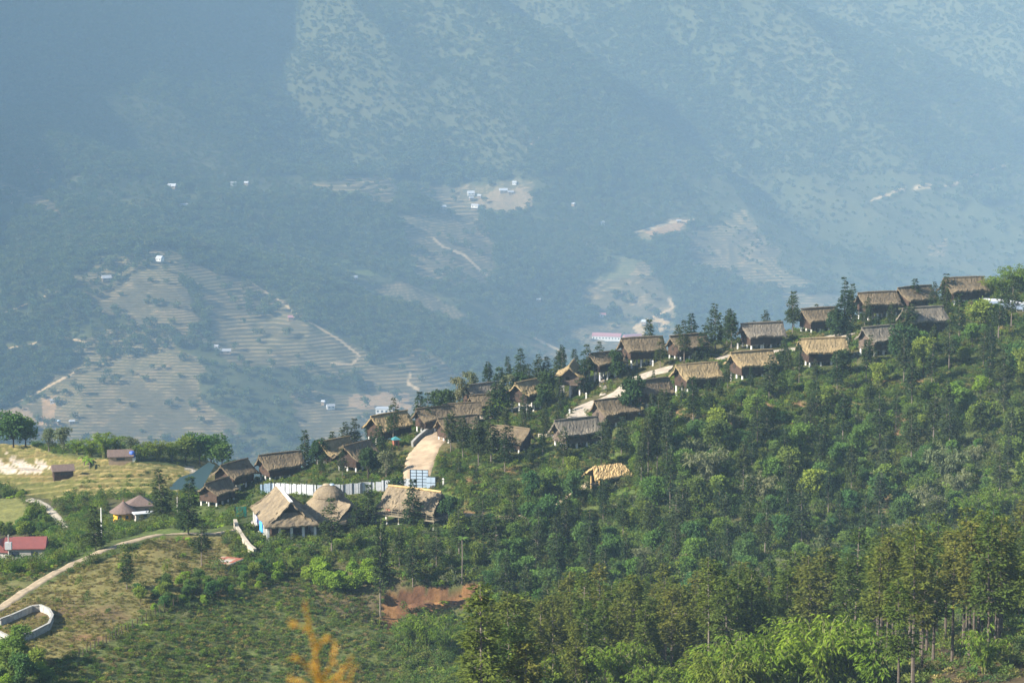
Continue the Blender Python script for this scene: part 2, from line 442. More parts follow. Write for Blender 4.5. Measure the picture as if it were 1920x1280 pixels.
def foliage(name, cols, transl=.35, var=.5):
    """leaf cards: colour by object, by clump (attribute) and by noise, sunlit outer and upper leaves painted lighter"""
    m, nt, out = nodes(name)
    oi = nt.nodes.new('ShaderNodeObjectInfo')
    at = nt.nodes.new('ShaderNodeAttribute'); at.attribute_name = 'tone'
    base = ramp(nt, oi.outputs['Random'], [(i/(len(cols)-1), c) for i, c in enumerate(cols)])
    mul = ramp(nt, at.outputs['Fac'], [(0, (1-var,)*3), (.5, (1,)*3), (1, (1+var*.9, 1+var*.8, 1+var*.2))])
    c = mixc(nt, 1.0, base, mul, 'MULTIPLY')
    d = nt.nodes.new('ShaderNodeBsdfDiffuse'); nt.links.new(c, d.inputs[0])
    t = nt.nodes.new('ShaderNodeBsdfTranslucent'); nt.links.new(mixc(nt, 1., c, (1.15,1.2,.6), 'MULTIPLY'), t.inputs[0])
    mx = nt.nodes.new('ShaderNodeMixShader'); mx.inputs[0].default_value = transl
    nt.links.new(d.outputs[0], mx.inputs[1]); nt.links.new(t.outputs[0], mx.inputs[2])
    nt.links.new(mx.outputs[0], out.inputs[0])
    return m

def ground_material(name):
    """ground: vertex colour gives what grows or lies there, plus some painted shade and water sheen, noise gives tufts, clods and wear"""
    m, nt, out = nodes(name)
    at = nt.nodes.new('ShaderNodeVertexColor'); at.layer_name = 'cover'
    p = geopos(nt)
    n1 = noise(nt, .9, 6, .65, p); n2 = noise(nt, .12, 5, .6, p)
    k = mixc(nt, 1., ramp(nt, n1, [(.25, (.55,.55,.55)), (.75, (1.4,1.35,1.3))]), ramp(nt, n2, [(.3, (.75,.8,.8)), (.7, (1.22,1.15,1.1))]), 'MULTIPLY')
    c = mixc(nt, 1., at.outputs[0], k, 'MULTIPLY')
    bsdf(nt, out, c, .95, .1, n1, .7, .35)
    return m

# ------------------------------------------------------------------ ground meshes
def ground_mesh(name, rows, cols, mat, cover):
    X = cols[None, :]*(rows[:, None] + 60); Y = np.broadcast_to(rows[:, None], X.shape)
    Z = height(X.ravel(), Y.ravel()).reshape(X.shape)
    nr, nc = X.shape
    co = np.stack([X, Y, Z], -1).reshape(-1, 3)
    i = np.arange(nr-1)[:, None]*nc + np.arange(nc-1)[None]
    q = np.stack([i, i+1, i+nc+1, i+nc], -1).reshape(-1, 4)
    me = bpy.data.meshes.new(name)
    me.vertices.add(len(co)); me.vertices.foreach_set('co', co.ravel())
    me.loops.add(q.size); me.loops.foreach_set('vertex_index', q.ravel().astype(np.int32))
    me.polygons.add(len(q)); me.polygons.foreach_set('loop_start', (np.arange(len(q))*4).astype(np.int32))
    me.polygons.foreach_set('loop_total', np.full(len(q), 4, np.int32))
    me.polygons.foreach_set('use_smooth', np.ones(len(q), bool))
    me.update()
    col = cover(co[:,0], co[:,1], co[:,2])
    a = me.color_attributes.new('cover', 'FLOAT_COLOR', 'POINT')
    a.data.foreach_set('color', np.concatenate([col, np.ones((len(col),1))], 1).ravel().astype(np.float32))
    me.materials.append(mat)
    o = bpy.data.objects.new(name, me); C.objects.link(o)
    o['kind'] = 'structure'
    return o
def blend(c, col, k):
    k = np.clip(k, 0, 1)[:, None]
    return c*(1-k) + np.array(col)[None]*k

SOIL_SPOTS = [(1345,790,45,10),(1290,780,40,14),(1700,715,50,6),(1500,760,120,10),(1580,830,30,8),(410,1110,40,14),(1350,715,25,8),(1560,735,60,8),(420,1080,30,6),(200,1235,60,8),(160,1195,60,10),(1660,930,14,40),(1690,800,20,30),(1900,1190,60,50),(880,965,40,8),(1230,790,30,22),(880,900,30,14),(960,880,20,10),(800,960,60,6)]
def near_cover(x, y, z):
    u, v = project(x, y, z)
    n = fbm(x/9, y/9, 4); n2 = fbm(x/35+7, y/35, 3)
    c = np.tile(np.array((.058,.078,.027)), (len(x), 1))
    c = blend(c, (.085,.12,.035), sstep(.0, .35, n))
    c = blend(c, (.105,.085,.045), sstep(.12, .45, n2)*.6)
    inn = (y > 295)
    c = blend(c, (.105,.085,.042), sstep(330, 290, y)*.85)
    c = blend(c, (.05,.038,.022), ((u > 1620) & (v > 1120) & (y < 262))*.8)  # shade between the trunks of the dark gap, put into the ground colour
    k = inpoly(u+20*n, v+12*n2, MEADOW) & inn & (y < 425)
    c = blend(c, (.19,.175,.070), k*.95)
    c = blend(c, (.15,.10,.06), k*sstep(.1, .4, n2+n*.4)*.8)
    low = (u < 760) & (v > 1080) & inn & ~k & (y < 400)
    c = blend(c, (.125,.15,.052), low*.8)
    c = blend(c, (.13,.095,.06), low*sstep(.05, .35, n2)*.7)
    k = inpoly(u, v, PADDY) & (y > 455) & (y < 640)
    c = blend(c, (.27,.205,.085), k)
    c = blend(c, (.20,.195,.065), k*sstep(-.1, .25, n2))
    c = blend(c, (.31,.20,.095), k*sstep(.15, .4, n)*.6)
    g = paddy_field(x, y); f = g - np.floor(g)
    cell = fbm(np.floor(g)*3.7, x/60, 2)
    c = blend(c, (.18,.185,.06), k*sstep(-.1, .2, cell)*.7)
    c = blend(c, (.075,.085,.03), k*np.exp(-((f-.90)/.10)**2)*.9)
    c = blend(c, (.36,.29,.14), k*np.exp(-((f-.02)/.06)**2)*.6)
    for pol in MUD_SHEEN: c = blend(c, (.47,.42,.36), inpoly(u + 2*n, v + 1.2*n2, pol)*(y > 455)*.95)  # wet mud strips, reflection of their shallow water put into the colour
    k = inpoly(u, v, PADDY2) & (y > 440) & (y < 640)
    c = blend(c, (.165,.175,.062), k)
    for su, sv, ru, rv in SOIL_SPOTS:
        k = sstep(1.25, .5, np.hypot((u-su)/ru, (v-sv)/rv) + .7*n) * inn
        c = blend(c, (.20,.125,.07), k*.9)
    k = inpoly(u+26*n, v+20*fbm(x/3,y/3,3), SCAR) & (y > 350) & (y < 400)
    c = blend(c, (.215,.12,.052), k)
    c = blend(c, (.13,.07,.04), k*sstep(-.05, .25, fbm(x/2.2, y/8, 3)))
    return c
def far_cover(x, y, z):
    u, v, t, st = masks_far(x, y, base_height(x, y))
    n = fbm(x/60, y/60, 5); n2 = fbm(x/200+5, y/200, 3); n3 = fbm(x/16, y/16, 3)
    c = np.tile(np.array((.055,.068,.028)), (len(x), 1))
    c = blend(c, (.095,.108,.045), sstep(-.25, .3, n + n2*.6))
    c = blend(c, (.12,.105,.058), sstep(.1, .6, n2 + .5*n)*.6)
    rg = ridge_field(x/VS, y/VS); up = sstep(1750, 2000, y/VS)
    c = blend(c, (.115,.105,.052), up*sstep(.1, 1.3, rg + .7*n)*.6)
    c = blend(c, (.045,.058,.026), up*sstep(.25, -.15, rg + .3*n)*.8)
    c = blend(c, (.064,.076,.034), up*.62)      # scrub between the trees
    c = blend(c, (.125,.112,.062), t)
    c = blend(c, (.185,.145,.080), t*sstep(.0, .3, n3 + n*.6))
    c = blend(c, (.12,.12,.06), t*sstep(.0, .25, n)*.7)
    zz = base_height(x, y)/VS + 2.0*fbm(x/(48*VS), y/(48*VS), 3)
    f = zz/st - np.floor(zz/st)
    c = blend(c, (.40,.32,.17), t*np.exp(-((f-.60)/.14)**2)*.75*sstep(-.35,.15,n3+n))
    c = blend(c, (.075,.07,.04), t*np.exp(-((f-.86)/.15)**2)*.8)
    for poly, col, wgt in [([(1195,640),(1180,612),(1240,588),(1262,600),(1235,640)], (.5,.37,.2), .9),([(1190,445),(1240,418),(1300,412),(1270,432),(1205,452)],(.42,.27,.14),.9),([(660,740),(760,735),(770,765),(650,762)],(.40,.28,.17),.7),
            ([(520,355),(560,500),(700,520),(780,500),(740,420),(680,360)],(.13,.17,.05),.75),([(80,748),(110,745),(100,790),(70,800)],(.42,.28,.16),.7),([(0,770),(50,762),(60,800),(0,815)],(.36,.26,.16),.7),
            ([(940,350),(1000,360),(990,395),(880,390)],(.30,.23,.14),.7),([(1130,430),(1240,440),(1180,520),(1100,530)],(.10,.13,.05),.6)]:
        c = blend(c, col, wgt*inpoly(u+14*n, v+8*n3, poly))
    for line, w in FAR_TRACKS:
        c = blend(c, (.52,.40,.24), sstep(w*1.0, w*.45, polydist(u, v, line) + 1.2*n3)*(y > 1250*VS))
    return c

mat_near = ground_material('hill soil and grass')
mat_far = ground_material('mountain soil and grass')
def cols_(n, m):
    a = np.linspace(-.232, .232, n)
    e = .232 + (np.linspace(0, 1, m+1)[1:]**1.6)*1.25
    return np.concatenate([-e[::-1], a, e])
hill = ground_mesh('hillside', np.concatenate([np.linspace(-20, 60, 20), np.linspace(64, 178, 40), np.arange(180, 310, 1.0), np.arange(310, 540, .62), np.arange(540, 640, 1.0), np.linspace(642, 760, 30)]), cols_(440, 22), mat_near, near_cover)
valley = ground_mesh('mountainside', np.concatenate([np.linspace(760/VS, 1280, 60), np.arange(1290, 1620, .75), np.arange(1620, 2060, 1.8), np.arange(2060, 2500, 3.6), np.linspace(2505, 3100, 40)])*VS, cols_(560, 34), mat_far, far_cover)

def haze_box():
    m, nt, out = nodes('valley haze')
    v = nt.nodes.new('ShaderNodeVolumePrincipled')
    v.inputs['Color'].default_value = (.45, .69, .92, 1)
    v.inputs['Density'].default_value = HAZE_DENSITY
    v.inputs['Anisotropy'].default_value = -0.6
    nt.links.new(v.outputs[0], out.inputs['Volume'])
    bm = bmesh.new(); bmesh.ops.create_cube(bm, size=1)
    lo, hi = Vector((-12500, -60, float(_zs[2::3].min())-12)), Vector((12500, 3100*VS+80, HAZE_TOP))
    for w in bm.verts: w.co = Vector([lo[i] if w.co[i] < 0 else hi[i] for i in range(3)])
    me = bpy.data.meshes.new('haze'); bm.to_mesh(me); bm.free()
    me.materials.append(m)
    o = bpy.data.objects.new('haze', me); C.objects.link(o); o['kind'] = 'stuff'
    return o
_zs = np.empty(len(valley.data.vertices)*3); valley.data.vertices.foreach_get('co', _zs)
print('terrain', _zs[0::3].min(), _zs[0::3].max(), _zs[2::3].min(), _zs[2::3].max())
HAZE_TOP = float(_zs[2::3].max()) + 12
haze_box()

# ------------------------------------------------------------------ mesh collecting helpers
def tag(o, label=None, cat=None, group=None, kind=None):
    if label: o['label'] = label
    if cat: o['category'] = cat
    if group: o['group'] = group
    if kind: o['kind'] = kind
    return o
def empty(name, loc, rz=0.0):
    o = bpy.data.objects.new(name, None); C.objects.link(o)
    o.empty_display_size = .5
    o.location = loc; o.rotation_euler = (0, 0, rz)
    return o
class MB:
    def __init__(self): self.v, self.f, self.t = [], [], []
    def add(self, verts, faces, tone=.5):
        n = len(self.v)
        self.v += [tuple(p) for p in verts]; self.f += [tuple(i+n for i in f) for f in faces]
        self.t += [tone]*len(verts) if isinstance(tone, (int, float)) else list(tone)
    def box(self, c, s, rz=0.0, M=None):
        x, y, z = s[0]/2, s[1]/2, s[2]/2
        vs = [Vector((a*x, b*y, d*z)) for d in (-1, 1) for a, b in ((-1,-1),(1,-1),(1,1),(-1,1))]
        if M is not None: vs = [M @ p for p in vs]
        elif rz: 
            m = Matrix.Rotation(rz, 3, 'Z'); vs = [m @ p for p in vs]
        c = Vector(c)
        self.add([p + c for p in vs], [(3,2,1,0),(4,5,6,7),(0,1,5,4),(1,2,6,5),(2,3,7,6),(3,0,4,7)])
    def bar(self, a, b, w, h=None):
        a, b = Vector(a), Vector(b); d = b-a
        if d.length < 1e-5: return
        h = h or w
        q = d.to_track_quat('X', 'Z').to_matrix()
        self.box((a+b)/2, (d.length, w, h), M=q)
    def tube(self, pts, rs, n=6, tone=.5, cap=True):
        pts = [Vector(p) for p in pts]
        vs = []
        for i, p in enumerate(pts):
            d = (pts[min(i+1, len(pts)-1)] - pts[max(i-1, 0)]).normalized()
            q = d.to_track_quat('Z', 'X').to_matrix()
            for k in range(n):
                a = 2*math.pi*k/n
                vs.append(p + q @ Vector((math.cos(a)*rs[i], math.sin(a)*rs[i], 0)))
        fs = [(i*n+k, i*n+(k+1) % n, (i+1)*n+(k+1) % n, (i+1)*n+k) for i in range(len(pts)-1) for k in range(n)]
        if cap: fs += [tuple(range(n-1, -1, -1)), tuple(range((len(pts)-1)*n, len(pts)*n))]
        self.add(vs, fs, tone)
    def lathe(self, prof, n=24, c=(0, 0, 0), jit=0.0):
        vs, fs = [], []
        for i, (r, z) in enumerate(prof):
            for k in range(n):
                a = 2*math.pi*k/n
                j = 1 + random.uniform(-jit, jit)
                vs.append((c[0]+r*j*math.cos(a), c[1]+r*j*math.sin(a), c[2]+z+random.uniform(-jit, jit)*.6))
        for i in range(len(prof)-1):
            for k in range(n):
                fs.append((i*n+k, i*n+(k+1) % n, (i+1)*n+(k+1) % n, (i+1)*n+k))
        self.add(vs, fs)
    def grid(self, pts):
        """pts[i][j] -> quads"""
        r, c = len(pts), len(pts[0])
        self.add([p for row in pts for p in row], [(i*c+j, i*c+j+1, (i+1)*c+j+1, (i+1)*c+j) for i in range(r-1) for j in range(c-1)])
    def mesh(self, name, mat, smooth=False):
        me = bpy.data.meshes.new(name)
        me.from_pydata(self.v, [], self.f)
        if smooth: me.polygons.foreach_set('use_smooth', np.ones(len(me.polygons), bool))
        if any(x != .5 for x in self.t):
            a = me.attributes.new('tone', 'FLOAT', 'POINT'); a.data.foreach_set('value', np.array(self.t, np.float32))
        me.materials.append(MATS[mat]); me.update()
        return me
    def build(self, name, mat, parent=None, smooth=False):
        return mobj(name, self.mesh(name, mat, smooth), parent)
def mobj(name, me, parent=None):
    o = bpy.data.objects.new(name, me); C.objects.link(o)
    if parent is not None: o.parent = parent
    return o
def cards(name, mat, c, d, n, ln, wd, tone, bend=.12):
    """leaf cards: diamond of 2 triangles pairs, base c, direction d, facing n"""
    c, d, n = (np.asarray(q, float) for q in (c, d, n))
    d = d/np.linalg.norm(d, axis=1, keepdims=True)
    s = np.cross(d, n); s = s/(np.linalg.norm(s, axis=1, keepdims=True)+1e-9)
    up = np.cross(s, d)
    ln = np.asarray(ln)[:, None]; wd = np.asarray(wd)[:, None]
    v0 = c; v1 = c + d*ln*.45 + s*wd*.5 + up*ln*bend*.4; v3 = c + d*ln*.45 - s*wd*.5 + up*ln*bend*.4; v2 = c + d*ln - up*ln*bend
    V = np.stack([v0, v1, v2, v3], 1).reshape(-1, 3)
    N = len(c)
    me = bpy.data.meshes.new(name)
    me.vertices.add(N*4); me.vertices.foreach_set('co', V.ravel())
    me.loops.add(N*4); me.loops.foreach_set('vertex_index', np.arange(N*4, dtype=np.int32))
    me.polygons.add(N); me.polygons.foreach_set('loop_start', (np.arange(N)*4).astype(np.int32)); me.polygons.foreach_set('loop_total', np.full(N, 4, np.int32))
    a = me.attributes.new('tone', 'FLOAT', 'POINT'); a.data.foreach_set('value', np.repeat(np.clip(tone, 0, 1), 4).astype(np.float32))
    me.materials.append(MATS[mat]); me.update()
    return me
def rnd_dirs(rng, n):
    v = rng.normal(size=(n, 3)); return v/np.linalg.norm(v, axis=1, keepdims=True)

# ------------------------------------------------------------------ plant materials
simple('pale bark', (.17,.145,.12), .95, .35, 4.)
simple('dark bark', (.075,.058,.045), .95, .35, 4.)
simple('bamboo culm', (.14,.15,.05), .6, .3, 3.)
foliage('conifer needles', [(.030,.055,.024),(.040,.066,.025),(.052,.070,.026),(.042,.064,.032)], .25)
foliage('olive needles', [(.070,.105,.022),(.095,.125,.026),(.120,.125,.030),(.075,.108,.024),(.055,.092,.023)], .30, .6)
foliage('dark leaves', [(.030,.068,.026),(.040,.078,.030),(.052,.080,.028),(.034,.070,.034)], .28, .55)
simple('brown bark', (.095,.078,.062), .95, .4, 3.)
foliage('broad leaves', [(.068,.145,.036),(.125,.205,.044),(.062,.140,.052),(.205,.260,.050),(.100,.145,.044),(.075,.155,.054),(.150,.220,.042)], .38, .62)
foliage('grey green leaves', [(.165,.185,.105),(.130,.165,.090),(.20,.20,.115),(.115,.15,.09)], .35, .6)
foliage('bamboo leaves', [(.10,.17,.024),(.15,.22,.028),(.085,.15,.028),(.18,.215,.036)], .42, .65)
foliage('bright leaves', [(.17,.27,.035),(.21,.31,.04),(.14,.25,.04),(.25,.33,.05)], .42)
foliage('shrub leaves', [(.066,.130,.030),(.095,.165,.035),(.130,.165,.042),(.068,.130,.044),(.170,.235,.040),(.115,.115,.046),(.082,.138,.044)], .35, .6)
foliage('dry grass', [(.24,.205,.075),(.18,.185,.06),(.29,.24,.10),(.16,.12,.07),(.15,.18,.055)], .33)
foliage('far leaves', [(.060,.095,.036),(.085,.120,.040),(.065,.108,.044),(.120,.150,.048),(.095,.098,.044)], .28)
foliage('golden grass', [(.58,.33,.07),(.64,.38,.09)], .45, .4)

# ------------------------------------------------------------------ plant meshes
def mesh_conifer(seed, h, r, bare, mat='conifer needles', bark='pale bark', fine=1.0, top=.75):
    rng = np.random.default_rng(seed); rr = random.Random(seed)
    t = MB()
    lean = (rr.uniform(-.25, .25), rr.uniform(-.25, .25))
    ax = lambda z: np.array((lean[0]*(z/h)**2, lean[1]*(z/h)**2, z))
    n = 7
    t.tube([ax(h*.985*i/(n-1)) - np.array((0,0,.4 if i == 0 else 0)) for i in range(n)], [h*.0135*(1-.88*i/(n-1)) for i in range(n)], 6)
    cs, ds, ns, ls, ws, ts = [], [], [], [], [], []
    z = bare*h
    while z < h*.99:
        k = (z-bare*h)/(h*(1-bare))
        L = r*max(.10, min(1, (k+.18)*3.2)*(1-k)**top)*rr.uniform(.55, 1.15)
        a0 = rr.uniform(0, 6.3); nb = rr.randint(4, 6)
        for b in range(nb):
            if rr.random() < .10: continue
            a = a0 + 6.28*b/nb + rr.uniform(-.35, .35); Lb = L*rr.uniform(.6, 1.15)
            rise = rr.uniform(-.10, .30) + .45*k; droop = rr.uniform(.15, .4)
            base = ax(z); out = np.array((math.cos(a), math.sin(a), 0.))
            tip = base + out*Lb + np.array((0, 0, Lb*(rise-droop)))
            if Lb > r*.35: t.tube([base, base+out*Lb*.45+np.array((0,0,Lb*rise*.4)), base+out*Lb*.8+np.array((0,0,Lb*(rise-droop)*.7))], [.03, .02, .006], 3, cap=False)
            m = max(4, int(Lb*9*fine))
            s = rng.uniform(.22, 1.03, m)
            p = base[None] + out[None]*(Lb*s)[:, None]; p[:, 2] += Lb*(rise*s - droop*s*s)
            p += rng.normal(0, .15, (m, 3))*np.array((1,1,1.15))*Lb**.5
            side = rng.uniform(-1.2, 1.2, m)
            d = out[None]*np.cos(side)[:, None] + np.array((-out[1], out[0], 0))[None]*np.sin(side)[:, None]
            d[:, 2] = rng.uniform(-.35, .35, m)
            cs.append(p); ds.append(d); ns.append(np.array((0,0,1.))[None] + rng.normal(0, .45, (m, 3)))
            ls.append(rng.uniform(.40, .85, m)/fine**.32); ws.append(rng.uniform(.20, .38, m)/fine**.32)
            ts.append(.28 + .38*s + rng.uniform(-.16, .16, m) + .1*(rr.random()-.5))  # branch tips painted lighter, as if catching the sun
        z += rr.uniform(.30, .58)*(.55+.05*h)
    me = cards('crown', mat, np.concatenate(cs), np.concatenate(ds), np.concatenate(ns), np.concatenate(ls), np.concatenate(ws), np.concatenate(ts))
    return t.mesh('trunk', bark), me
def mesh_broad(seed, h, r, mat='broad leaves', bark='dark bark', nl=9, leaf=.42, per=190, droop=0.0, base=.24):
    rng = np.random.default_rng(seed); rr = random.Random(seed)
    t = MB()
    t.tube([(0,0,-.4),(0.05,0,h*.3),(.12,.06,h*.6)], [h*.028, h*.02, h*.01], 6)
    cs, ds, ns, ls, ws, ts = [], [], [], [], [], []
    for i in range(nl):
        a = 6.28*i/nl*1.618 + rr.uniform(-.4, .4); q = rr.uniform(.15, .75)*r
        zc = h*(base + (.92-base)*rr.random()**.8); lr = r*rr.uniform(.34, .58)
        if i == 0: q, zc = .1*r, h*.85
        q *= max(.35, 1-abs(zc/h-.62)*1.1)
        cen = np.array((q*math.cos(a), q*math.sin(a), zc))
        t.tube([(.05,0,h*.25), tuple(cen*np.array((.6,.6,.8))), tuple(cen)], [h*.012, h*.008, .015], 4, cap=False)
        n = int(per*(lr/(.45*r))**1.6)
        v = rnd_dirs(rng, n); v[:, 2] = np.where(v[:, 2] < -.35, -v[:, 2], v[:, 2])
        rad = lr*(.62 + .42*rng.random(n))*(1 + .28*np.sin(5*v[:,0]+i)*np.cos(4*v[:,1]+2*i))
        p = cen[None] + v*rad[:, None]*np.array((1, 1, .82))
        dd = v*.6 + rnd_dirs(rng, n)*.8; dd[:, 2] -= droop
        cs.append(p); ds.append(dd); ns.append(v + rnd_dirs(rng, n)*.55 + np.array((0,0,.5)))
        ls.append(rng.uniform(.7, 1.25, n)*leaf); ws.append(rng.uniform(.45, .75, n)*leaf)
        ts.append(.26 + .42*(rad/lr-.6) + .18*v[:, 2] + rng.uniform(-.2, .2, n) + rr.uniform(-.14, .14))  # outer and upper leaves painted lighter, like a sunlit crown
    me = cards('crown', mat, np.concatenate(cs), np.concatenate(ds), np.concatenate(ns), np.concatenate(ls), np.concatenate(ws), np.concatenate(ts))
    return t.mesh('trunk', bark), me
def mesh_bamboo(seed, h, r, mat='bamboo leaves', nc=26, leaf=.5, per=42):
    rng = np.random.default_rng(seed); rr = random.Random(seed)
    t = MB()
    cs, ds, ns, ls, ws, ts = [], [], [], [], [], []
    for i in range(nc):
        a = rr.uniform(0, 6.28); lean = r*math.sqrt(rr.random()); hh = h*rr.uniform(.68, 1.0)*(1-.16*lean/r)
        b = np.array((math.cos(a)*.12*r*rr.random(), math.sin(a)*.12*r*rr.random(), -.3))
        o = np.array((math.cos(a), math.sin(a), 0.))
        def cur(s): return b + o*(lean*s**2.2)[:, None] + np.stack([0*s, 0*s, hh*(s*1.12 - .16*s**4 - .10*s**7*lean/r*2)], 1)
        k = np.array([0, .3, .55, .75, .9, 1.0])
        q = cur(k); t.tube([tuple(x) for x in q], [.05, .045, .04, .03, .02, .008], 4, cap=False)
        m = int(per*rr.uniform(.7, 1.3))
        s = 1.02 - .72*rng.random(m)**1.25
        p = cur(s); spread = (.16 + .30*(1-s))*r*.75
        off = rnd_dirs(rng, m)*np.array((1, 1, .6)); p = p + off*(spread*rng.random(m))[:, None]
        d = off*.9 + o[None]*.35; d[:, 2] -= .45 + .3*rng.random(m)
        tone = .30 + .34*s*s + rng.uniform(-.14, .14, m) + rr.uniform(-.14, .14)  # culm ends painted lighter, as if sunlit
        cs.append(p); ds.append(d); ns.append(np.array((0,0,1.))[None] + rnd_dirs(rng, m)*.7); ls.append(rng.uniform(.7, 1.4, m)*leaf); ws.append(rng.uniform(.22, .40, m)*leaf); ts.append(tone)
    me = cards('foliage', mat, np.concatenate(cs), np.concatenate(ds), np.concatenate(ns), np.concatenate(ls), np.concatenate(ws), np.concatenate(ts))
    return t.mesh('culms', 'bamboo culm'), me
def mesh_shrub(seed, h, r, mat='shrub leaves', n=170, leaf=.34, nl=5):
    rng = np.random.default_rng(seed); rr = random.Random(seed)
    cs, ds, ns, ls, ws, ts = [], [], [], [], [], []
    for i in range(nl):
        a = rr.uniform(0, 6.28); q = r*.6*math.sqrt(rr.random()); lr = r*rr.uniform(.35, .6); m = n//nl
        cen = np.array((q*math.cos(a), q*math.sin(a), h*rr.uniform(.15, .6)))
        v = rnd_dirs(rng, m); v[:, 2] = np.abs(v[:, 2])*1.1 - .15
        p = cen[None] + v*np.array((lr, lr, h*.45))[None]*(.6+.5*rng.random(m))[:, None]
        cs.append(p); d = v*.8 + rnd_dirs(rng, m)*.7; ds.append(d); ns.append(v+rnd_dirs(rng, m)*.5+np.array((0,0,.5)))
        ls.append(rng.uniform(.7, 1.3, m)*leaf); ws.append(rng.uniform(.4, .7, m)*leaf)
        ts.append(.34 + .2*v[:, 2] + rng.uniform(-.18, .18, m) + rr.uniform(-.1, .1))  # upper leaves painted lighter, as if lit from above
    return cards('foliage', mat, np.concatenate(cs), np.concatenate(ds), np.concatenate(ns), np.concatenate(ls), np.concatenate(ws), np.concatenate(ts))
def mesh_banana(seed, h=3.6):
    rr = random.Random(seed); t = MB(); f = MB()
    t.tube([(0,0,-.3),(.03,0,h*.3),(.05,.02,h*.55)], [.16, .13, .08], 6)
    for i in range(10):
        a = 6.28*i/10*1.618; L = h*rr.uniform(.5, .75); w = rr.uniform(.28, .42); up = rr.uniform(.5, 1.2)
        o = Vector((math.cos(a), math.sin(a), 0)); s = Vector((-o.y, o.x, 0)); pts = []
        for k in range(6):
            q = k/5; c = Vector((.05,.02,h*.52)) + o*(L*q*.85) + Vector((0,0,L*(up*q - (up*.55+.55)*q*q)))
            ww = w*math.sin(math.pi*(.12+.86*q))
            pts.append([c - s*ww - Vector((0,0,ww*.35)), c, c + s*ww - Vector((0,0,ww*.35))])
        n0 = len(f.v); f.grid(pts)
        for j in range(n0, len(f.v)): f.t[j] = rr.uniform(.35, .75)
    return t.mesh('stem', 'pale bark'), f.mesh('leaves', 'bright leaves')
def mesh_fern(seed, h=1.3, n=16):
    """big arching fronds, like tree ferns and taro on the slope"""
    rr = random.Random(seed); f = MB()
    for i in range(n):
        a = rr.uniform(0, 6.28); L = h*rr.uniform(.7, 1.3); w = L*.16; o = Vector((math.cos(a), math.sin(a), 0)); s = Vector((-o.y, o.x, 0)); pts = []
        for k in range(5):
            q = k/4; c = o*(L*q*.9) + Vector((0,0,L*(1.1*q - .95*q*q)))
            ww = w*(.15+.85*math.sin(math.pi*(.08+.88*q))); pts.append([c-s*ww, c+Vector((0,0,.03)), c+s*ww])
        n0 = len(f.v); f.grid(pts); tn = rr.uniform(.3, .8)
        for j in range(n0, len(f.v)): f.t[j] = tn
    return f.mesh('fronds', 'bright leaves')

CONIFERS = [mesh_conifer(20+i, h, r*1.12, b*.85, fine=2.6, top=tp) for i, (h, r, b, tp) in enumerate([(7.5,1.5,.28,.7),(8.5,1.7,.30,.8),(7.0,1.7,.15,.9),(9.5,1.8,.40,.6),(8.0,1.35,.35,.65),(6.0,1.3,.12,.9)])]
DARKTRUNKS = [mesh_conifer(50+i, h, r, b, 'olive needles', 'brown bark', 3.0, .5) for i, (h, r, b) in enumerate([(13.5,2.7,.46),(14.5,2.5,.52),(12.5,2.8,.42)])]
OLIVE = [mesh_conifer(40+i, h, r, b, 'olive needles', 'pale bark', 3.0, .5) for i, (h, r, b) in enumerate([(12.5,2.7,.38),(13.5,2.9,.42),(11.,2.6,.33),(14.5,2.6,.46),(12.,3.0,.30)])]
SPIRE = mesh_conifer(61, 10.5, 2.9, .08, fine=4.0, top=1.35)
DARKB = [mesh_broad(170+i, h, r, 'dark leaves', nl=nl) for i, (h, r, nl) in enumerate([(5.5,2.2,12),(5.8,1.9,13),(5.0,2.4,12)])]
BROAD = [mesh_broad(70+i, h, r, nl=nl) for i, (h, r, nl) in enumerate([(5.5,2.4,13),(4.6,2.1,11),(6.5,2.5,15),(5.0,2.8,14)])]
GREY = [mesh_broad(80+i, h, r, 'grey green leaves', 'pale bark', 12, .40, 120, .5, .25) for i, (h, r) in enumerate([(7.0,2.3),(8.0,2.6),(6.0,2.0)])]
BAMBOO = [mesh_bamboo(90+i, h, r, nc=nc) for i, (h, r, nc) in enumerate([(8.5,3.4,34),(7.0,3.0,28),(9.5,3.8,38)])]
GREYBAM = [mesh_bamboo(95+i, h, r, 'grey green leaves', nc, .55, 46) for i, (h, r, nc) in enumerate([(8.0,3.6,26),(6.5,3.0,22)])]
BRIGHT = [mesh_broad(100+i, h, r, 'bright leaves', 'dark bark', 9, .42, 130, .2, .3) for i, (h, r) in enumerate([(3.2,1.8),(4.2,2.2)])]
BANANA = [mesh_banana(110), mesh_banana(111, 3.0)]
SHRUBS = [mesh_shrub(120+i, h, r) for i, (h, r) in enumerate([(1.5,1.2),(2.2,1.6),(1.1,1.3),(2.8,1.5)])] + [mesh_shrub(126, 1.6, 1.3, 'bright leaves', 110, .36), mesh_fern(127), mesh_shrub(128, 1.9, 1.4, 'grey green leaves', 120, .36)]
LOW = [mesh_shrub(130, .5, .7, 'dry grass', 70, .26, 4), mesh_shrub(131, .7, .8, 'shrub leaves', 80, .24, 4), mesh_shrub(132, .45, .8, 'dry grass', 60, .3, 4), mesh_shrub(133, .8, .7, 'shrub leaves', 80, .26, 4)]
FARTREES = [mesh_broad(140, 8, 4.2, 'far leaves', 'dark bark', 6, 1.7, 22)[1], mesh_broad(141, 6, 3.8, 'far leaves', 'dark bark', 5, 1.6, 22)[1], mesh_bamboo(142, 9, 4.5, 'far leaves', 12, 2.0, 12)[1]]

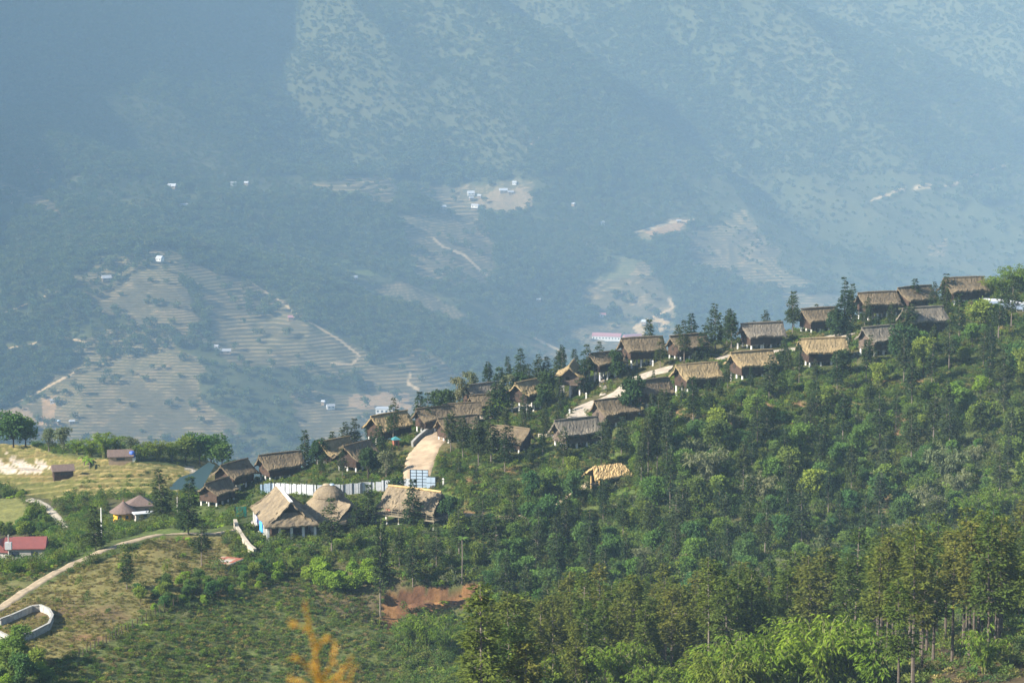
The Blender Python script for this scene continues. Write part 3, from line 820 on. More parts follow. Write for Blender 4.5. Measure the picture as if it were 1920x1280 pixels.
def plant(name, parts, part_names, loc, s=1.0, rz=0.0, label=None, cat='tree', group=None, sz=None):
    o = empty(name, (loc[0], loc[1], loc[2]), rz)
    o.scale = (s, s, sz or s)
    for me, pn in zip(parts, part_names): mobj(pn, me, o)
    return tag(o, label, cat, group)

# ------------------------------------------------------------------ building materials
def thatch(name, lo, mid, hi, sc=(7, 1.3, 1.3), k=1.0):
    m, nt, out = nodes(name)
    v = coords(nt, 'Object', sc); n = noise(nt, 1.6*k, 7, .72, v); n2 = noise(nt, .55, 4, .6, coords(nt))
    c = ramp(nt, n, [(.15, lo), (.5, mid), (.85, hi)])
    c = mixc(nt, 1., c, ramp(nt, n2, [(.3, (.62,.62,.66)), (.7, (1.25,1.2,1.12))]), 'MULTIPLY')
    bsdf(nt, out, c, .95, .08, n, .55, .12)
thatch('golden thatch', (.14,.107,.058), (.295,.23,.127), (.42,.34,.205))
thatch('brown thatch', (.072,.059,.039), (.158,.128,.084), (.245,.202,.138))
thatch('grey thatch', (.085,.078,.062), (.18,.163,.132), (.275,.25,.205))
thatch('coarse thatch', (.09,.074,.05), (.205,.17,.117), (.335,.288,.213), (2.2, 2.2, 2.2), 1.4)
thatch('pale thatch', (.22,.15,.07), (.45,.33,.16), (.62,.48,.27))
simple('dark planks', (.062,.040,.029), .8, .45, 3.5, rnd=.35)
simple('weathered planks', (.15,.115,.09), .85, .4, 3.5, rnd=.3)
simple('bamboo poles', (.22,.19,.13), .8, .3, 4)
simple('white plaster', (.72,.71,.67), .9, .12, 2)
simple('white sheet metal', (.52,.545,.57), .6, .22, 1.5, .4)
simple('blue sheet', (.36,.46,.56), .45, .12, 1.2, .5)
simple('heater tubes', (.16,.20,.26), .35, .2, 2., .5)
simple('dark frame', (.05,.055,.06), .6, .2, 3)
simple('shadowed interior', (.03,.025,.02), .9, .2, 3)
simple('blue tarpaulin', (.06,.30,.68), .5, .2, 1.2, .4)
simple('lilac tarpaulin', (.38,.40,.62), .6, .2, 1.2)
simple('green sheet', (.015,.17,.13), .5, .15, 1.0, .4)
simple('stained plaster', (.33,.325,.30), .95, .35, 1.2)
simple('concrete', (.38,.36,.33), .9, .2, 1.5)
simple('road dust', (.35,.27,.185), .95, .30, .55, bdist=.08)
simple('paving', (.34,.295,.24), .95, .38, 1.2, bdist=.05)
simple('dirt path', (.33,.265,.18), .95, .38, 1.1, bdist=.05)
simple('rubble stone', (.40,.36,.29), .95, .35, 2.5, bdist=.08)
simple('yellow paint', (.66,.36,.04), .8, .12, 1.5)
simple('shingle roof', (.15,.11,.095), .8, .3, 3)
simple('red sheet roof', (.19,.06,.055), .6, .15, 1.0, .4)
simple('pink sheet roof', (.42,.20,.21), .7, .15, 1.0)
simple('grey sheet roof', (.40,.41,.43), .6, .2, 1.)
simple('teal paint', (.05,.20,.22), .6, .15, 1.)
simple('brick red', (.32,.12,.08), .85, .25, 2.)
simple('mud wall', (.33,.25,.17), .9, .25, 1.)
simple('water tank blue', (.04,.12,.5), .4, .1, 1., .5)
simple('steel tank', (.45,.48,.52), .35, .08, 1., .5)
simple('dark glass', (.03,.04,.06), .15, .2, 1., .6)
def water_material():
    m, nt, out = nodes('pond water')
    n = noise(nt, 1.5, 3, .5, geopos(nt))
    bsdf(nt, out, (.030,.058,.060), .4, .04, n, .08, .05)
water_material()

# ------------------------------------------------------------------ thatched roofs
def roof_pts(rl, el, hw, zr, ze, nx=30, ny=9, flare=.12, rag=.12, seed=0, xo=0.0, jag=.032):
    rr = random.Random(seed); rows = []
    qs = [-1 + i/ny for i in range(2*ny+1)]
    w1, w2 = rr.uniform(0, 6), rr.uniform(0, 6)
    for i in range(nx+1):
        s = -1 + 2*i/nx; row = []
        for q in qs:
            a = abs(q)
            x = (rl + (el-rl)*a)*s
            z = zr - (zr-ze)*(a + flare*math.sin(math.pi*a)) 
            z += .10*math.sin(2.2*s+w1)*a + .07*math.sin(6*s+w2)*a - .22*max(0, abs(s)-.8)/.2*(.4+.6*a)
            y = hw*q
            z += rr.gauss(0, jag); x += rr.gauss(0, jag*.6); y += rr.gauss(0, jag*.6)
            if a > .99: z += rr.uniform(-rag, .06); y *= 1 + rr.uniform(-.015, .02)
            if abs(s) > .99: x *= 1 + rr.uniform(-.02, .025); z += rr.uniform(-.08, .05)
            row.append(Vector((x+xo, y, z)))
        rows.append(row)
    return rows
def thick_sheet(mb, rows, th=.32):
    """closed slab from a grid of points, thickness straight down"""
    r, c = len(rows), len(rows[0]); n = len(mb.v)
    mb.v += [tuple(p) for row in rows for p in row]
    mb.v += [(p.x*.995, p.y*.985, p.z-th) for row in rows for p in row]
    mb.t += [.5]*(2*r*c)
    off = r*c
    for i in range(r-1):
        for j in range(c-1):
            a, b, d, e = i*c+j, i*c+j+1, (i+1)*c+j+1, (i+1)*c+j
            mb.f.append((n+a, n+e, n+d, n+b)); mb.f.append((n+off+a, n+off+b, n+off+d, n+off+e))
    for i in range(r-1):
        for j in (0, c-1):
            a, b = i*c+j, (i+1)*c+j
            mb.f.append((n+a, n+off+a, n+off+b, n+b) if j == c-1 else (n+b, n+off+b, n+off+a, n+a))
    for j in range(c-1):
        for i in (0, r-1):
            a, b = i*c+j, i*c+j+1
            mb.f.append((n+a, n+off+a, n+off+b, n+b) if i == 0 else (n+b, n+off+b, n+off+a, n+a))
def plank_wall(mb, a, b, z0, z1, n=8, rr=random, gap=None):
    """horizontal boards between two corners, alternately proud"""
    a, b = Vector(a), Vector(b); h = (z1-z0)/n
    for i in range(n):
        w = .10 + rr.uniform(-.02, .02) + (.03 if i % 2 else 0)
        z = z0 + h*(i+.5); e = (b-a).normalized()*rr.uniform(0, .14)
        mb.bar((a.x-e.x, a.y-e.y, z), (b.x+e.x, b.y+e.y, z), w, h*.93)

def hut(u, vr, th, s, roof, label, wood='dark planks', seed=0, ridge_up=46, gable_w=1.0):
    rr = random.Random(seed)
    x0, y0 = HUT_XY[seed-300]
    rz = R(th)
    L, W = 6.9*s, 4.4*s*gable_w
    ca, sa = math.cos(rz), math.sin(rz)
    def g(lx, ly): return gz(x0 + lx*ca - ly*sa, y0 + lx*sa + ly*ca)
    corners = [g(i*L/2, j*W/2) for i in (-1, 1) for j in (-1, 1)]
    z0 = .6*max(corners) + .4*sum(corners)/4 + .85*s
    o = empty('thatched_hut', (x0, y0, z0), rz)
    tag(o, label, 'hut', 'thatched huts on the spur')
    H = 2.0*s
    rows = roof_pts(rr.uniform(4.5, 4.85)*s, rr.uniform(3.95, 4.3)*s, 3.15*s*gable_w, H+rr.uniform(1.8, 2.1)*s, H-rr.uniform(.15, .38)*s, seed=seed, flare=rr.uniform(.08, .17))
    mb = MB(); thick_sheet(mb, rows, .34*s); ro = mb.build('roof', roof, o)
    cap = MB(); cap.tube([(-4.7*s, 0, H+1.93*s), (-2*s, 0, H+1.98*s), (2*s, 0, H+1.98*s), (4.7*s, 0, H+1.93*s)], [.16*s, .22*s, .22*s, .16*s], 7); cap.build('ridge_roll', roof, ro)
    fl = MB(); fl.box((0, 0, -.08), (L+.3, W+.3, .16)); fl.build('floor_frame', wood, o)
    core = MB(); core.box((0, 0, H/2), (L-.16, W-.16, H-.02))
    core.add([(-L/2+.1, -W/2, H), (-L/2+.1, W/2, H), (-L/2+.1, 0, H+1.55*s)], [(0, 1, 2)]); core.add([(L/2-.1, -W/2, H), (L/2-.1, W/2, H), (L/2-.1, 0, H+1.55*s)], [(2, 1, 0)])
    wl = core.build('wall', wood, o); wl['kind'] = 'stuff'
    pl = MB()
    for sx in (-1, 1): plank_wall(pl, (sx*L/2, -W/2, 0), (sx*L/2, W/2, 0), 0.02, H, 8, rr)
    for sy in (-1, 1): plank_wall(pl, (-L/2, sy*W/2, 0), (L/2, sy*W/2, 0), 0.02, H, 8, rr)
    for i in range(4):
        zz = H + .02 + i*.36*s; ww = W*.5*(1 - (i+.6)*.36/1.62)
        if ww > .2: plank_wall(pl, (-L/2-.02, -ww, 0), (-L/2-.02, ww, 0), zz, zz+.34*s, 2, rr)
    p_ = pl.build('planks', wood, wl); p_['kind'] = 'stuff'
    d = MB(); d.box((L*.22, -W/2-.07, .95*s), (.95*s, .06, 1.75*s)); d.build('door', 'shadowed interior', o)
    w = MB(); w.box((-L*.18, -W/2-.075, 1.15*s), (1.0*s, .05, .8*s)); w.build('window', 'dark glass', o)
    w = MB(); w.box((-L/2-.075, W*.1, 1.2*s), (.05, .8*s, .7*s)); w.build('window', 'shadowed interior', o)
    for i in range(4):
        for j in range(3):
            lx, ly = -L/2*.93 + L*.93*i/3, -W/2*.92 + W*.92*j/2
            b = min(g(lx, ly) - z0 - .25, -.45); m = MB(); r_ = .20*s
            m.tube([(lx, ly, b), (lx, ly, -.17)], [r_*1.1, r_*.95], 8)
            m.build('stilt', 'white plaster', o)
    return o

GREYW = (26, 27, 11, 21)
for i, (u, vr, th, s, rf, lab) in enumerate(HUTS):
    hut(u, vr, th, s, rf, lab, 'weathered planks' if i in GREYW else 'dark planks', 300+i)

# ------------------------------------------------------------------ the three halls, gazebo and works around them
def hall():
    fx, fy, _ = hits([(547, 1014)], 380, 460)[0]
    ax = Vector((-.25, .97, 0)).normalized(); c = Vector((fx, fy, 0)) + ax*8.0
    rz = math.atan2(ax.y, ax.x); z0 = max(gz(fx, fy), gz(c.x, c.y)) - .05
    o = empty('thatched_hall', (c.x, c.y, z0), rz)
    tag(o, 'large thatched hall with white posts and blue tarpaulin on its left side', 'hall')
    L, hw, ze, zr = 8.2, 4.25, 2.7, 6.5
    rr = random.Random(5)
    # main slopes: front gable end at -X
    rows = roof_pts(7.7, 8.4, hw+.35, zr, ze, 44, 12, .06, .18, 5, 0, .07)
    mb = MB(); thick_sheet(mb, rows, .3); ro = mb.build('roof', 'coarse thatch', o)
    cp = MB()
    for i in range(14):
        x = -7.6 + i*1.08; cp.box((x, 0, zr+.06+rr.uniform(-.03,.03)), (1.0, .55, .12))
    q = cp.build('ridge_boards', 'white plaster', ro); q['kind'] = 'stuff'
    # skirt roofs over both ends
    for sx, nm in ((-1, 'skirt_roof'), (1, 'skirt_roof')):
        rows = []
        for i in range(9):
            t = i/8; row = []
            for j in range(17):
                k = -1 + j/8
                row.append(Vector((sx*(6.9+1.75*t) + rr.gauss(0,.04), k*(2.35+(hw-1.85)*t)*1.0, 4.55-1.95*t + rr.gauss(0,.05) - (rr.uniform(0,.2) if i == 8 else 0))))
            rows.append(row)
        if sx > 0: rows = rows[::-1]
        m = MB(); thick_sheet(m, rows, .25); m.build(nm, 'coarse thatch', o)
    g = MB()
    for sx in (-1, 1): g.add([(sx*7.0, -2.3, 4.5), (sx*7.0, 2.3, 4.5), (sx*7.0, 0, 6.2)], [(0,1,2)])
    gp = g.build('gable_vent', 'shadowed interior', o); gp['kind'] = 'stuff'
    fl = MB(); fl.box((0,0,-.3), (17.2, 9.2, .7)); fl.build('plinth', 'concrete', o)
    for k in range(9):
        for sy in (-1, 1):
            x = -7.9 + 15.8*k/8; m = MB(); m.box((x, sy*4.05, 1.2), (.42, .42, 2.3)); m.build('post', 'white plaster', o)
    for sx in (-1, 1):
        for j in (-.5, 0, .5):
            m = MB(); m.box((sx*7.9, j*4.05, 1.2), (.42, .42, 2.3)); m.build('post', 'white plaster', o)
    b = MB()
    for z in (2.42,):
        for sy in (-1, 1): b.box((0, sy*4.05, z), (16.4, .2, .18))
        for sx in (-1, 1): b.box((sx*8.06, 0, z-.02), (.2, 8.0, .18))
    bb = b.build('tie_beams', 'weathered planks', o); bb['kind'] = 'stuff'
    w = MB()
    w.box((.6, 0, 1.15), (12.6, 6.2, 2.2)); w.build('inner_wall', 'dark planks', o)
    r = MB()
    for j in range(14): r.bar((-8.0, -3.7+j*.57, .15), (-8.0, -3.7+j*.57, 2.2), .05)
    r.bar((-8.0, -3.9, 1.0), (-8.0, 3.9, 1.0), .08); r.bar((-8.0, -3.9, 1.9), (-8.0, 3.9, 1.9), .08)
    q = r.build('lattice', 'dark planks', o); q['kind'] = 'stuff'
    # tarpaulins hang between the posts of the left (+Y) side
    for x0, x1, mat, nm, lab, drop in ((-3.9, -.3, 'blue tarpaulin', 'tarpaulin', 'bright blue tarpaulin hanging between the white posts of the large hall', 2.1), (.3, 4.2, 'lilac tarpaulin', 'tarpaulin', 'pale lilac sheet hanging beside the blue tarpaulin of the large hall', 1.5)):
        rows = []
        for i in range(9):
            t = i/8
            rows.append([Vector((x0+(x1-x0)*j/12, 4.34 + .10*math.sin(j*1.7+i*.5) + .06*t, 2.5 - drop*t + .12*math.sin(j*1.1)*t)) for j in range(13)])
        m = MB(); thick_sheet(m, rows, .01); t_ = m.build(nm, mat, None)
        t_.location = o.location; t_.rotation_euler = o.rotation_euler
        tag(t_, lab, 'tarpaulin')
    return o
hall()

def round_hall():
    x, y, z = hits([(617, 985)], 380, 460)[0]
    o = empty('round_hall', (x, y, z), 0)
    tag(o, 'round thatched hall with a domed cap roof and a gabled front wing', 'hall')
    m = MB(); m.lathe([(6.5,1.95),(6.1,2.35),(5.0,3.25),(4.0,4.1),(3.0,4.95),(2.0,5.7)], 44, jit=.014); m.lathe([(6.35,1.85),(2.0,5.3)], 44); q = m.build('lower_roof', 'coarse thatch', o); q['kind'] = 'stuff'
    m = MB(); m.lathe([(2.7,5.2),(2.82,5.3),(2.65,5.8),(2.15,6.45),(1.4,7.0),(.7,7.3),(.05,7.4)], 36, jit=.018); m.lathe([(2.65,5.2),(.1,5.9)], 36); q = m.build('cap_roof', 'coarse thatch', o); q['kind'] = 'stuff'
    m = MB(); m.lathe([(.75,7.33),(.5,7.5),(.05,7.58)], 12, (-.35,-.1,0)); m.build('cap_cover', 'dirt path', o)
    m = MB(); m.lathe([(.55,7.3),(.4,7.48),(.05,7.55)], 10, (.55,0,0)); m.build('cap_sheet', 'blue sheet', o)
    m = MB(); m.lathe([(4.9,-.6),(4.9,2.6)], 28); m.build('wall', 'dark planks', o)
    for k in range(14):
        a = 6.283*k/14; m = MB(); m.tube([(5.5*math.cos(a), 5.5*math.sin(a), -1.2), (5.5*math.cos(a), 5.5*math.sin(a), 2.4)], [.11,.10], 6); m.build('post', 'bamboo poles', o)
    # wing towards the front right
    ax = Vector((.62, -.78, 0)).normalized(); rz = math.atan2(ax.y, ax.x)
    M3 = Matrix.Rotation(rz, 3, 'Z')
    rows = [[M3 @ p for p in row] for row in roof_pts(3.6, 4.1, 3.9, 5.0, 2.1, 26, 10, .06, .2, 9, 3.2, .06)]
    m = MB(); thick_sheet(m, rows, .28); m.build('wing_roof', 'coarse thatch', o)
    rr = random.Random(4); rows = []
    for i in range(8):
        t = i/7; rows.append([M3 @ Vector((5.9+1.7*t, k*(2.0+1.7*t)/8, 3.6-1.6*t + rr.gauss(0,.04) - (rr.uniform(0,.2) if i == 7 else 0))) for k in range(8, -9, -1)])
    m = MB(); thick_sheet(m, rows, .22); m.build('skirt_roof', 'coarse thatch', o)
    m = MB(); m.add([tuple(M3 @ Vector(p)) for p in ((6.0,-2.,3.55),(6.0,2.,3.55),(6.0,0,4.8))], [(0,1,2)]); m.build('gable_vent', 'shadowed interior', o)
    m = MB(); m.box(M3 @ Vector((3.6, 0, .95)), (6.4, 6.0, 1.9), rz); m.build('wing_wall', 'dark planks', o)
    m = MB(); m.box(M3 @ Vector((3.9, 0, -.1)), (7.4, 6.9, .16), rz); m.build('deck', 'weathered planks', o)
    for sx in (1.5, 4.3, 7.2):
        for sy in (-3.2, 0, 3.2):
            p = M3 @ Vector((sx, sy, 0)); m = MB(); m.tube([(p.x, p.y, gz(x+p.x, y+p.y)-z-.3), (p.x, p.y, 2.3)], [.12,.10], 6); m.build('post', 'bamboo poles', o)
    return o
round_hall()

def long_house():
    x, y, z = hits([(778, 978)], 380, 460)[0]
    rz = R(-31); ca, sa = math.cos(rz), math.sin(rz)
    zd = z + 1.5
    o = empty('stilt_house', (x, y, zd), rz)
    tag(o, 'open stilt house with a coarse thatch roof and a timber deck below the panel gate', 'house')
    rows = roof_pts(5.6, 5.9, 3.5, 4.4, 1.35, 40, 12, .05, .18, 21, 0, .08)
    m = MB(); thick_sheet(m, rows, .3); ro = m.build('roof', 'coarse thatch', o)
    m = MB(); m.tube([(-5.5,0,4.42),(0,0,4.46),(5.5,0,4.42)], [.2,.24,.2], 7); m.build('ridge_roll', 'pale thatch', ro)
    m = MB(); m.box((0,0,-.09), (12.6, 7.2, .18)); m.build('deck', 'bamboo poles', o)
    m = MB(); m.box((1.4,.9,.9), (7.6,4.0,1.75)); m.build('wall', 'dark planks', o)
    m = MB(); m.box((-5.2,-.2,.55), (.9,.9,1.1)); m.build('cupboard', 'brick red', o)
    m = MB()
    for i in range(11): m.bar((-6.1+i*1.2,-3.5,0), (-6.1+i*1.2,-3.5,.8), .06)
    m.bar((-6.2,-3.5,.8), (6.2,-3.5,.8), .07); m.bar((-6.2,-3.5,.42), (6.2,-3.5,.42), .05)
    q = m.build('railing', 'bamboo poles', o); q['kind'] = 'stuff'
    for i in range(6):
        for j in range(3):
            lx, ly = -6+i*2.4, -3.3+j*3.3
            b = gz(x+lx*ca-ly*sa, y+lx*sa+ly*ca) - zd
            m = MB(); m.tube([(lx,ly,min(b,-.4)+.35), (lx,ly,-.19)], [.11,.10], 6); p = m.build('post', 'bamboo poles', o)
            m = MB(); m.tube([(lx,ly,min(b,-.4)-.4), (lx,ly,min(b,-.4)+.36)], [.2,.15], 7); m.build('footing', 'white plaster', p)
        m = MB(); m.tube([(-6+i*2.4,-3.2,0), (-6+i*2.4,-3.2,1.7)], [.09,.08], 6); m.build('veranda_post', 'bamboo poles', o)
    return o
long_house()

def gazebo():
    x, y, z = hits([(1140, 908)], 390, 450)[0]; rz = R(25)
    o = empty('gazebo', (x, y, z), rz); tag(o, 'pale thatched open gazebo alone on the slope at the end of the dirt track', 'gazebo')
    rows = roof_pts(3.0, 3.9, 2.6, 3.6, 1.9, 26, 9, .02, .2, 31, 0, .07)
    m = MB(); thick_sheet(m, rows, .34); m.build('roof', 'pale thatch', o)
    for sx in (-1, 1):
        for sy in (-1, 1):
            m = MB(); m.tube([(sx*2.5, sy*1.6, -.8), (sx*2.5, sy*1.6, 2.3)], [.2,.16], 7); m.build('post', 'pale thatch' if sx < 0 else 'dark bark', o)
    m = MB(); m.box((0,0,.05), (5.4,3.6,.2)); m.build('floor', 'weathered planks', o)
    m = MB(); m.box((0,1.55,.6), (4.6,.08,.9)); m.build('rail', 'dark planks', o)
gazebo()

# ------------------------------------------------------------------ roads and paths: draped sheets
def densify(pts, n=7):
    out = []
    for a, b in zip(pts[:-1], pts[1:]):
        for k in range(n): out.append((a[0]+(b[0]-a[0])*k/n, a[1]+(b[1]-a[1])*k/n))
    out.append(pts[-1]); return out
def strip(name, px, width, mat, lift=.10, lo=300, hi=600, nw=6, kind='structure', rag=.04):
    pts = [Vector(h) for h in hits(densify(px), lo, hi)]
    for _ in range(6):
        pts = [pts[0]] + [(pts[i-1]+pts[i]*2+pts[i+1])/4 for i in range(1, len(pts)-1)] + [pts[-1]]
    rows, rr = [], random.Random(len(px))
    W = width if callable(width) else (lambda t: width)
    for i, p in enumerate(pts):
        d = (pts[min(i+1, len(pts)-1)] - pts[max(i-1, 0)]); s = Vector((-d.y, d.x, 0)).normalized()
        w = W(i/(len(pts)-1)); row = []
        for j in range(nw+1):
            q = p + s*w*(j/nw-.5)*(1+rr.uniform(-rag, rag)*(j in (0, nw)))
            row.append(q)
        rows.append(row)
    z = height(np.array([q.x for r in rows for q in r]), np.array([q.y for r in rows for q in r]), False)
    k = 0
    for r in rows:
        zs = [z[k+j] for j in range(len(r))]; zm = sum(zs)/len(zs)
        for j, q in enumerate(r):
            q.z = max(zs[j], .5*zs[j]+.5*zm) + lift - (.35 if j in (0, len(r)-1) else 0); k += 1
    m = MB(); m.grid([r[::-1] for r in rows]); o = m.build(name, mat, None, True)
    o['kind'] = kind
    return o, rows
strip('village_road', [(783,898),(787,876),(793,852),(806,832),(824,815),(838,806)], lambda t: 5.2 + 1.2*math.sin(math.pi*t), 'road dust', .14, 400, 500, 10)
strip('village_road_upper', [(880,790),(930,775),(985,760),(1030,752)], 3.2, 'paving', .12, 420, 520)
strip('paved_bend', [(1086,800),(1083,784),(1087,770),(1102,759),(1138,750),(1172,732),(1198,708),(1228,697),(1258,693)], 5.0, 'paving', .12, 420, 520, 8)
strip('lane', [(1345,675),(1384,662),(1440,659),(1500,655),(1530,640),(1555,630),(1600,628)], 3.4, 'paving', .12, 420, 520)
strip('dirt_path', [(-30,1160),(0,1140),(50,1106),(100,1076),(150,1051),(200,1030),(250,1013),(300,1002),(350,1000),(400,1001),(440,994)], 2.3, 'dirt path', .10, 310, 450)
strip('stone_track', [(54,936),(82,944),(98,960),(112,976),(122,990)], 2.4, 'rubble stone', .10, 430, 540)
strip('slope_track', [(868,966),(930,972),(1000,964),(1045,946),(1085,920),(1105,903)], 1.8, 'dirt path', .10, 380, 450)
strip('garden_steps', [(520,905),(540,898),(560,888),(575,880)], 1.4, 'dirt path', .10, 410, 480)
strip('garden_path', [(1130,706),(1128,720),(1133,730),(1130,742)], 1.6, 'paving', .10, 420, 500)

def sheet(name, px, mat, lift=.08, lo=300, hi=600, dz=None):
    pts = [Vector(h) for h in hits(px, lo, hi)]
    bm = bmesh.new(); vs = [bm.verts.new(p) for p in pts]
    bm.faces.new(vs); bmesh.ops.triangulate(bm, faces=bm.faces[:]); bmesh.ops.subdivide_edges(bm, edges=bm.edges[:], cuts=4, use_grid_fill=True)
    zz = sorted(p.z for p in pts)[len(pts)//2] if dz == 'flat' else None
    for v in bm.verts: v.co.z = (zz if zz is not None else gz(v.co.x, v.co.y)) + lift
    bmesh.ops.recalc_face_normals(bm, faces=bm.faces[:])
    if sum(f.normal.z for f in bm.faces) < 0: bmesh.ops.reverse_faces(bm, faces=bm.faces[:])
    me = bpy.data.meshes.new(name); bm.to_mesh(me); bm.free(); me.materials.append(MATS[mat])
    o = bpy.data.objects.new(name, me); C.objects.link(o); o['kind'] = 'structure'; return o
sheet('fish_pond', POND_PX, 'pond water', .40, 455, 535, 'flat')

def stone_wall(name, px, h, w, label, mat='rubble stone', lo=300, hi=600, n=4, cat='wall'):
    pts = [Vector(p) for p in hits(densify(px, n), lo, hi)]
    o = empty(name, pts[0], 0); tag(o, label, cat)
    rr = random.Random(len(px)*7)
    m = MB()
    for a, b in zip(pts[:-1], pts[1:]):
        d = (b-a); L = d.length; k = max(1, int(L/.9))
        for i in range(k):
            p, q = a + d*(i/k), a + d*((i+1)/k)
            p.z = gz(p.x, p.y); q.z = gz(q.x, q.y)
            hh = h*rr.uniform(.9, 1.08)
            e = d.normalized()*.02; c = (p+q)/2 - pts[0]
            M3 = (q-p).to_track_quat('X', 'Z').to_matrix()
            m.box(c + Vector((0,0,hh/2-.2)), ((q-p).length-.03, w*rr.uniform(.9,1.1), hh+.4), M=M3)
    b = m.build('stonework', mat, o); b['kind'] = 'stuff'
    c_ = MB()
    for a, b in zip(pts[:-1], pts[1:]): c_.bar(a-pts[0]+Vector((0,0,h+.1)), b-pts[0]+Vector((0,0,h+.1)), w*1.25, .14)
    q = c_.build('coping', mat, o); q['kind'] = 'stuff'
    return o
stone_wall('road_parapet', [(773,838),(783,828),(798,815),(815,808),(835,801)], .95, .4, 'pale stone parapet along the upper side of the sandy road', 'stained plaster', 420, 500)
stone_wall('lane_parapet', [(900,783),(925,770),(945,760),(958,754)], .95, .4, 'pale stone parapet below the golden hut with the bright eave', 'rubble stone', 420, 520)
stone_wall('retaining_wall', [(441,988),(445,1002),(456,1020),(468,1036),(478,1044)], 1.3, .5, 'mossy stone retaining wall in front of the large hall', 'rubble stone', 380, 440)
stone_wall('enclosure_wall', [(-40,1150),(0,1172),(24,1163),(60,1147),(76,1145),(92,1152),(99,1164),(92,1180),(60,1196),(24,1208),(0,1196),(-40,1180)], .85, .30, 'low white stone wall curving round a grassy plot at the lower left', 'stained plaster', 310, 380)
stone_wall('stone_terrace', [(1010,820),(1035,822),(1055,826)], .6, .4, 'short low stone wall left of the lower front hut', 'rubble stone', 410, 460)

# ------------------------------------------------------------------ white site fence and panel gate
def fence(px, label, lo, hi, mat='white sheet metal'):
    pts = [Vector(p) for p in hits(densify(px, 3), lo, hi)]
    o = empty('site_fence', pts[0], 0); tag(o, label, 'fence'); rr = random.Random(3)
    proto = None; run = 0
    for a, b in zip(pts[:-1], pts[1:]):
        d = b-a; d.z = 0; k = max(1, round(d.length/1.05)); ang = math.atan2(d.y, d.x)
        for i in range(k):
            p = a + (b-a)*((i+.5)/k); p.z = gz(p.x, p.y)
            if proto is None:
                m = MB(); n = 12; rows = [[Vector((-.52+1.04*j/n, .035*(1 if j % 2 else -1), z)) for j in range(n+1)] for z in (-.3, 1.95)]
                m.grid(rows); proto = m.mesh('panel', mat)
            q = mobj('panel', proto, o); q.location = p - pts[0] + Vector((0,0,rr.uniform(-.08,.08))); q.rotation_euler = (0, 0, ang)
            if (run % 2) == 0:
                m = MB(); m.bar(p-pts[0]+Vector((0,0,-.3)), p-pts[0]+Vector((0,0,2.2+.4*((run//2) % 3 == 0))), .09); pp = m.build('post', 'dark frame', o)
                pp.location = Vector((math.sin(ang), -math.cos(ang), 0))*.09
            run += 1
    return o
fence([(489,927),(512,924)], 'short bluish stretch of site fence receding behind the large hall', 400, 470, 'blue sheet')
fence([(512,924),(550,926),(592,929),(640,928),(690,923),(768,917)], 'long white corrugated site fence behind the round hall', 400, 470)
def gate():
    x, y, z = hits([(786, 915)], 405, 460)[0]
    o = empty('panel_gate', (x, y, z), R(-8)); tag(o, 'tall framed gate of pale blue sheets across the sandy road', 'gate')
    w, h = 3.3, 3.4
    for i in range(3):
        for j in range(6):
            m = MB(); m.box((-w/2+w*(i+.5)/3, 0, h*(j+.5)/6), (w/3-.06, .03, h/6-.06)); m.build('panel', 'blue sheet', o)
    m = MB()
    for i in range(4): m.box((-w/2+w*i/3, -.03, h/2-.1), (.09 if i in (0,3) else .05, .09, h+.3))
    for j in range(7): m.box((0, -.045, h*j/6), (w, .05, .05))
    q = m.build('frame', 'dark frame', o); q['kind'] = 'stuff'
    x, y, z = hits([(808, 915)], 405, 460)[0]
    o = empty('side_panel', (x, y, z), R(-8)); tag(o, 'low pale blue panel standing right of the tall framed gate', 'panel')
    for i in range(2):
        m = MB(); m.box((-.4+.8*i, 0, 1.05), (.76, .03, 2.1)); m.build('sheet', 'blue sheet', o)
    m = MB(); m.box((0,-.04,2.1), (1.7,.06,.06)); m.box((0,-.04,1.), (1.6,.05,.05)); q = m.build('rail', 'dark frame', o); q['kind'] = 'stuff'
    x, y, z = hits([(452, 972)], 405, 460)[0]
    o = empty('green_screen', (x, y, z), R(8)); tag(o, 'dark green sheet screen at the left corner of the large hall', 'screen')
    m = MB(); m.box((0,0,1.25), (2.0,.04,1.9)); m.build('sheet', 'green sheet', o)
    for sx in (-1, 1):
        m = MB(); m.box((sx*1.02,0,1.0), (.09,.09,2.6)); m.build('post', 'dark frame', o)
gate()

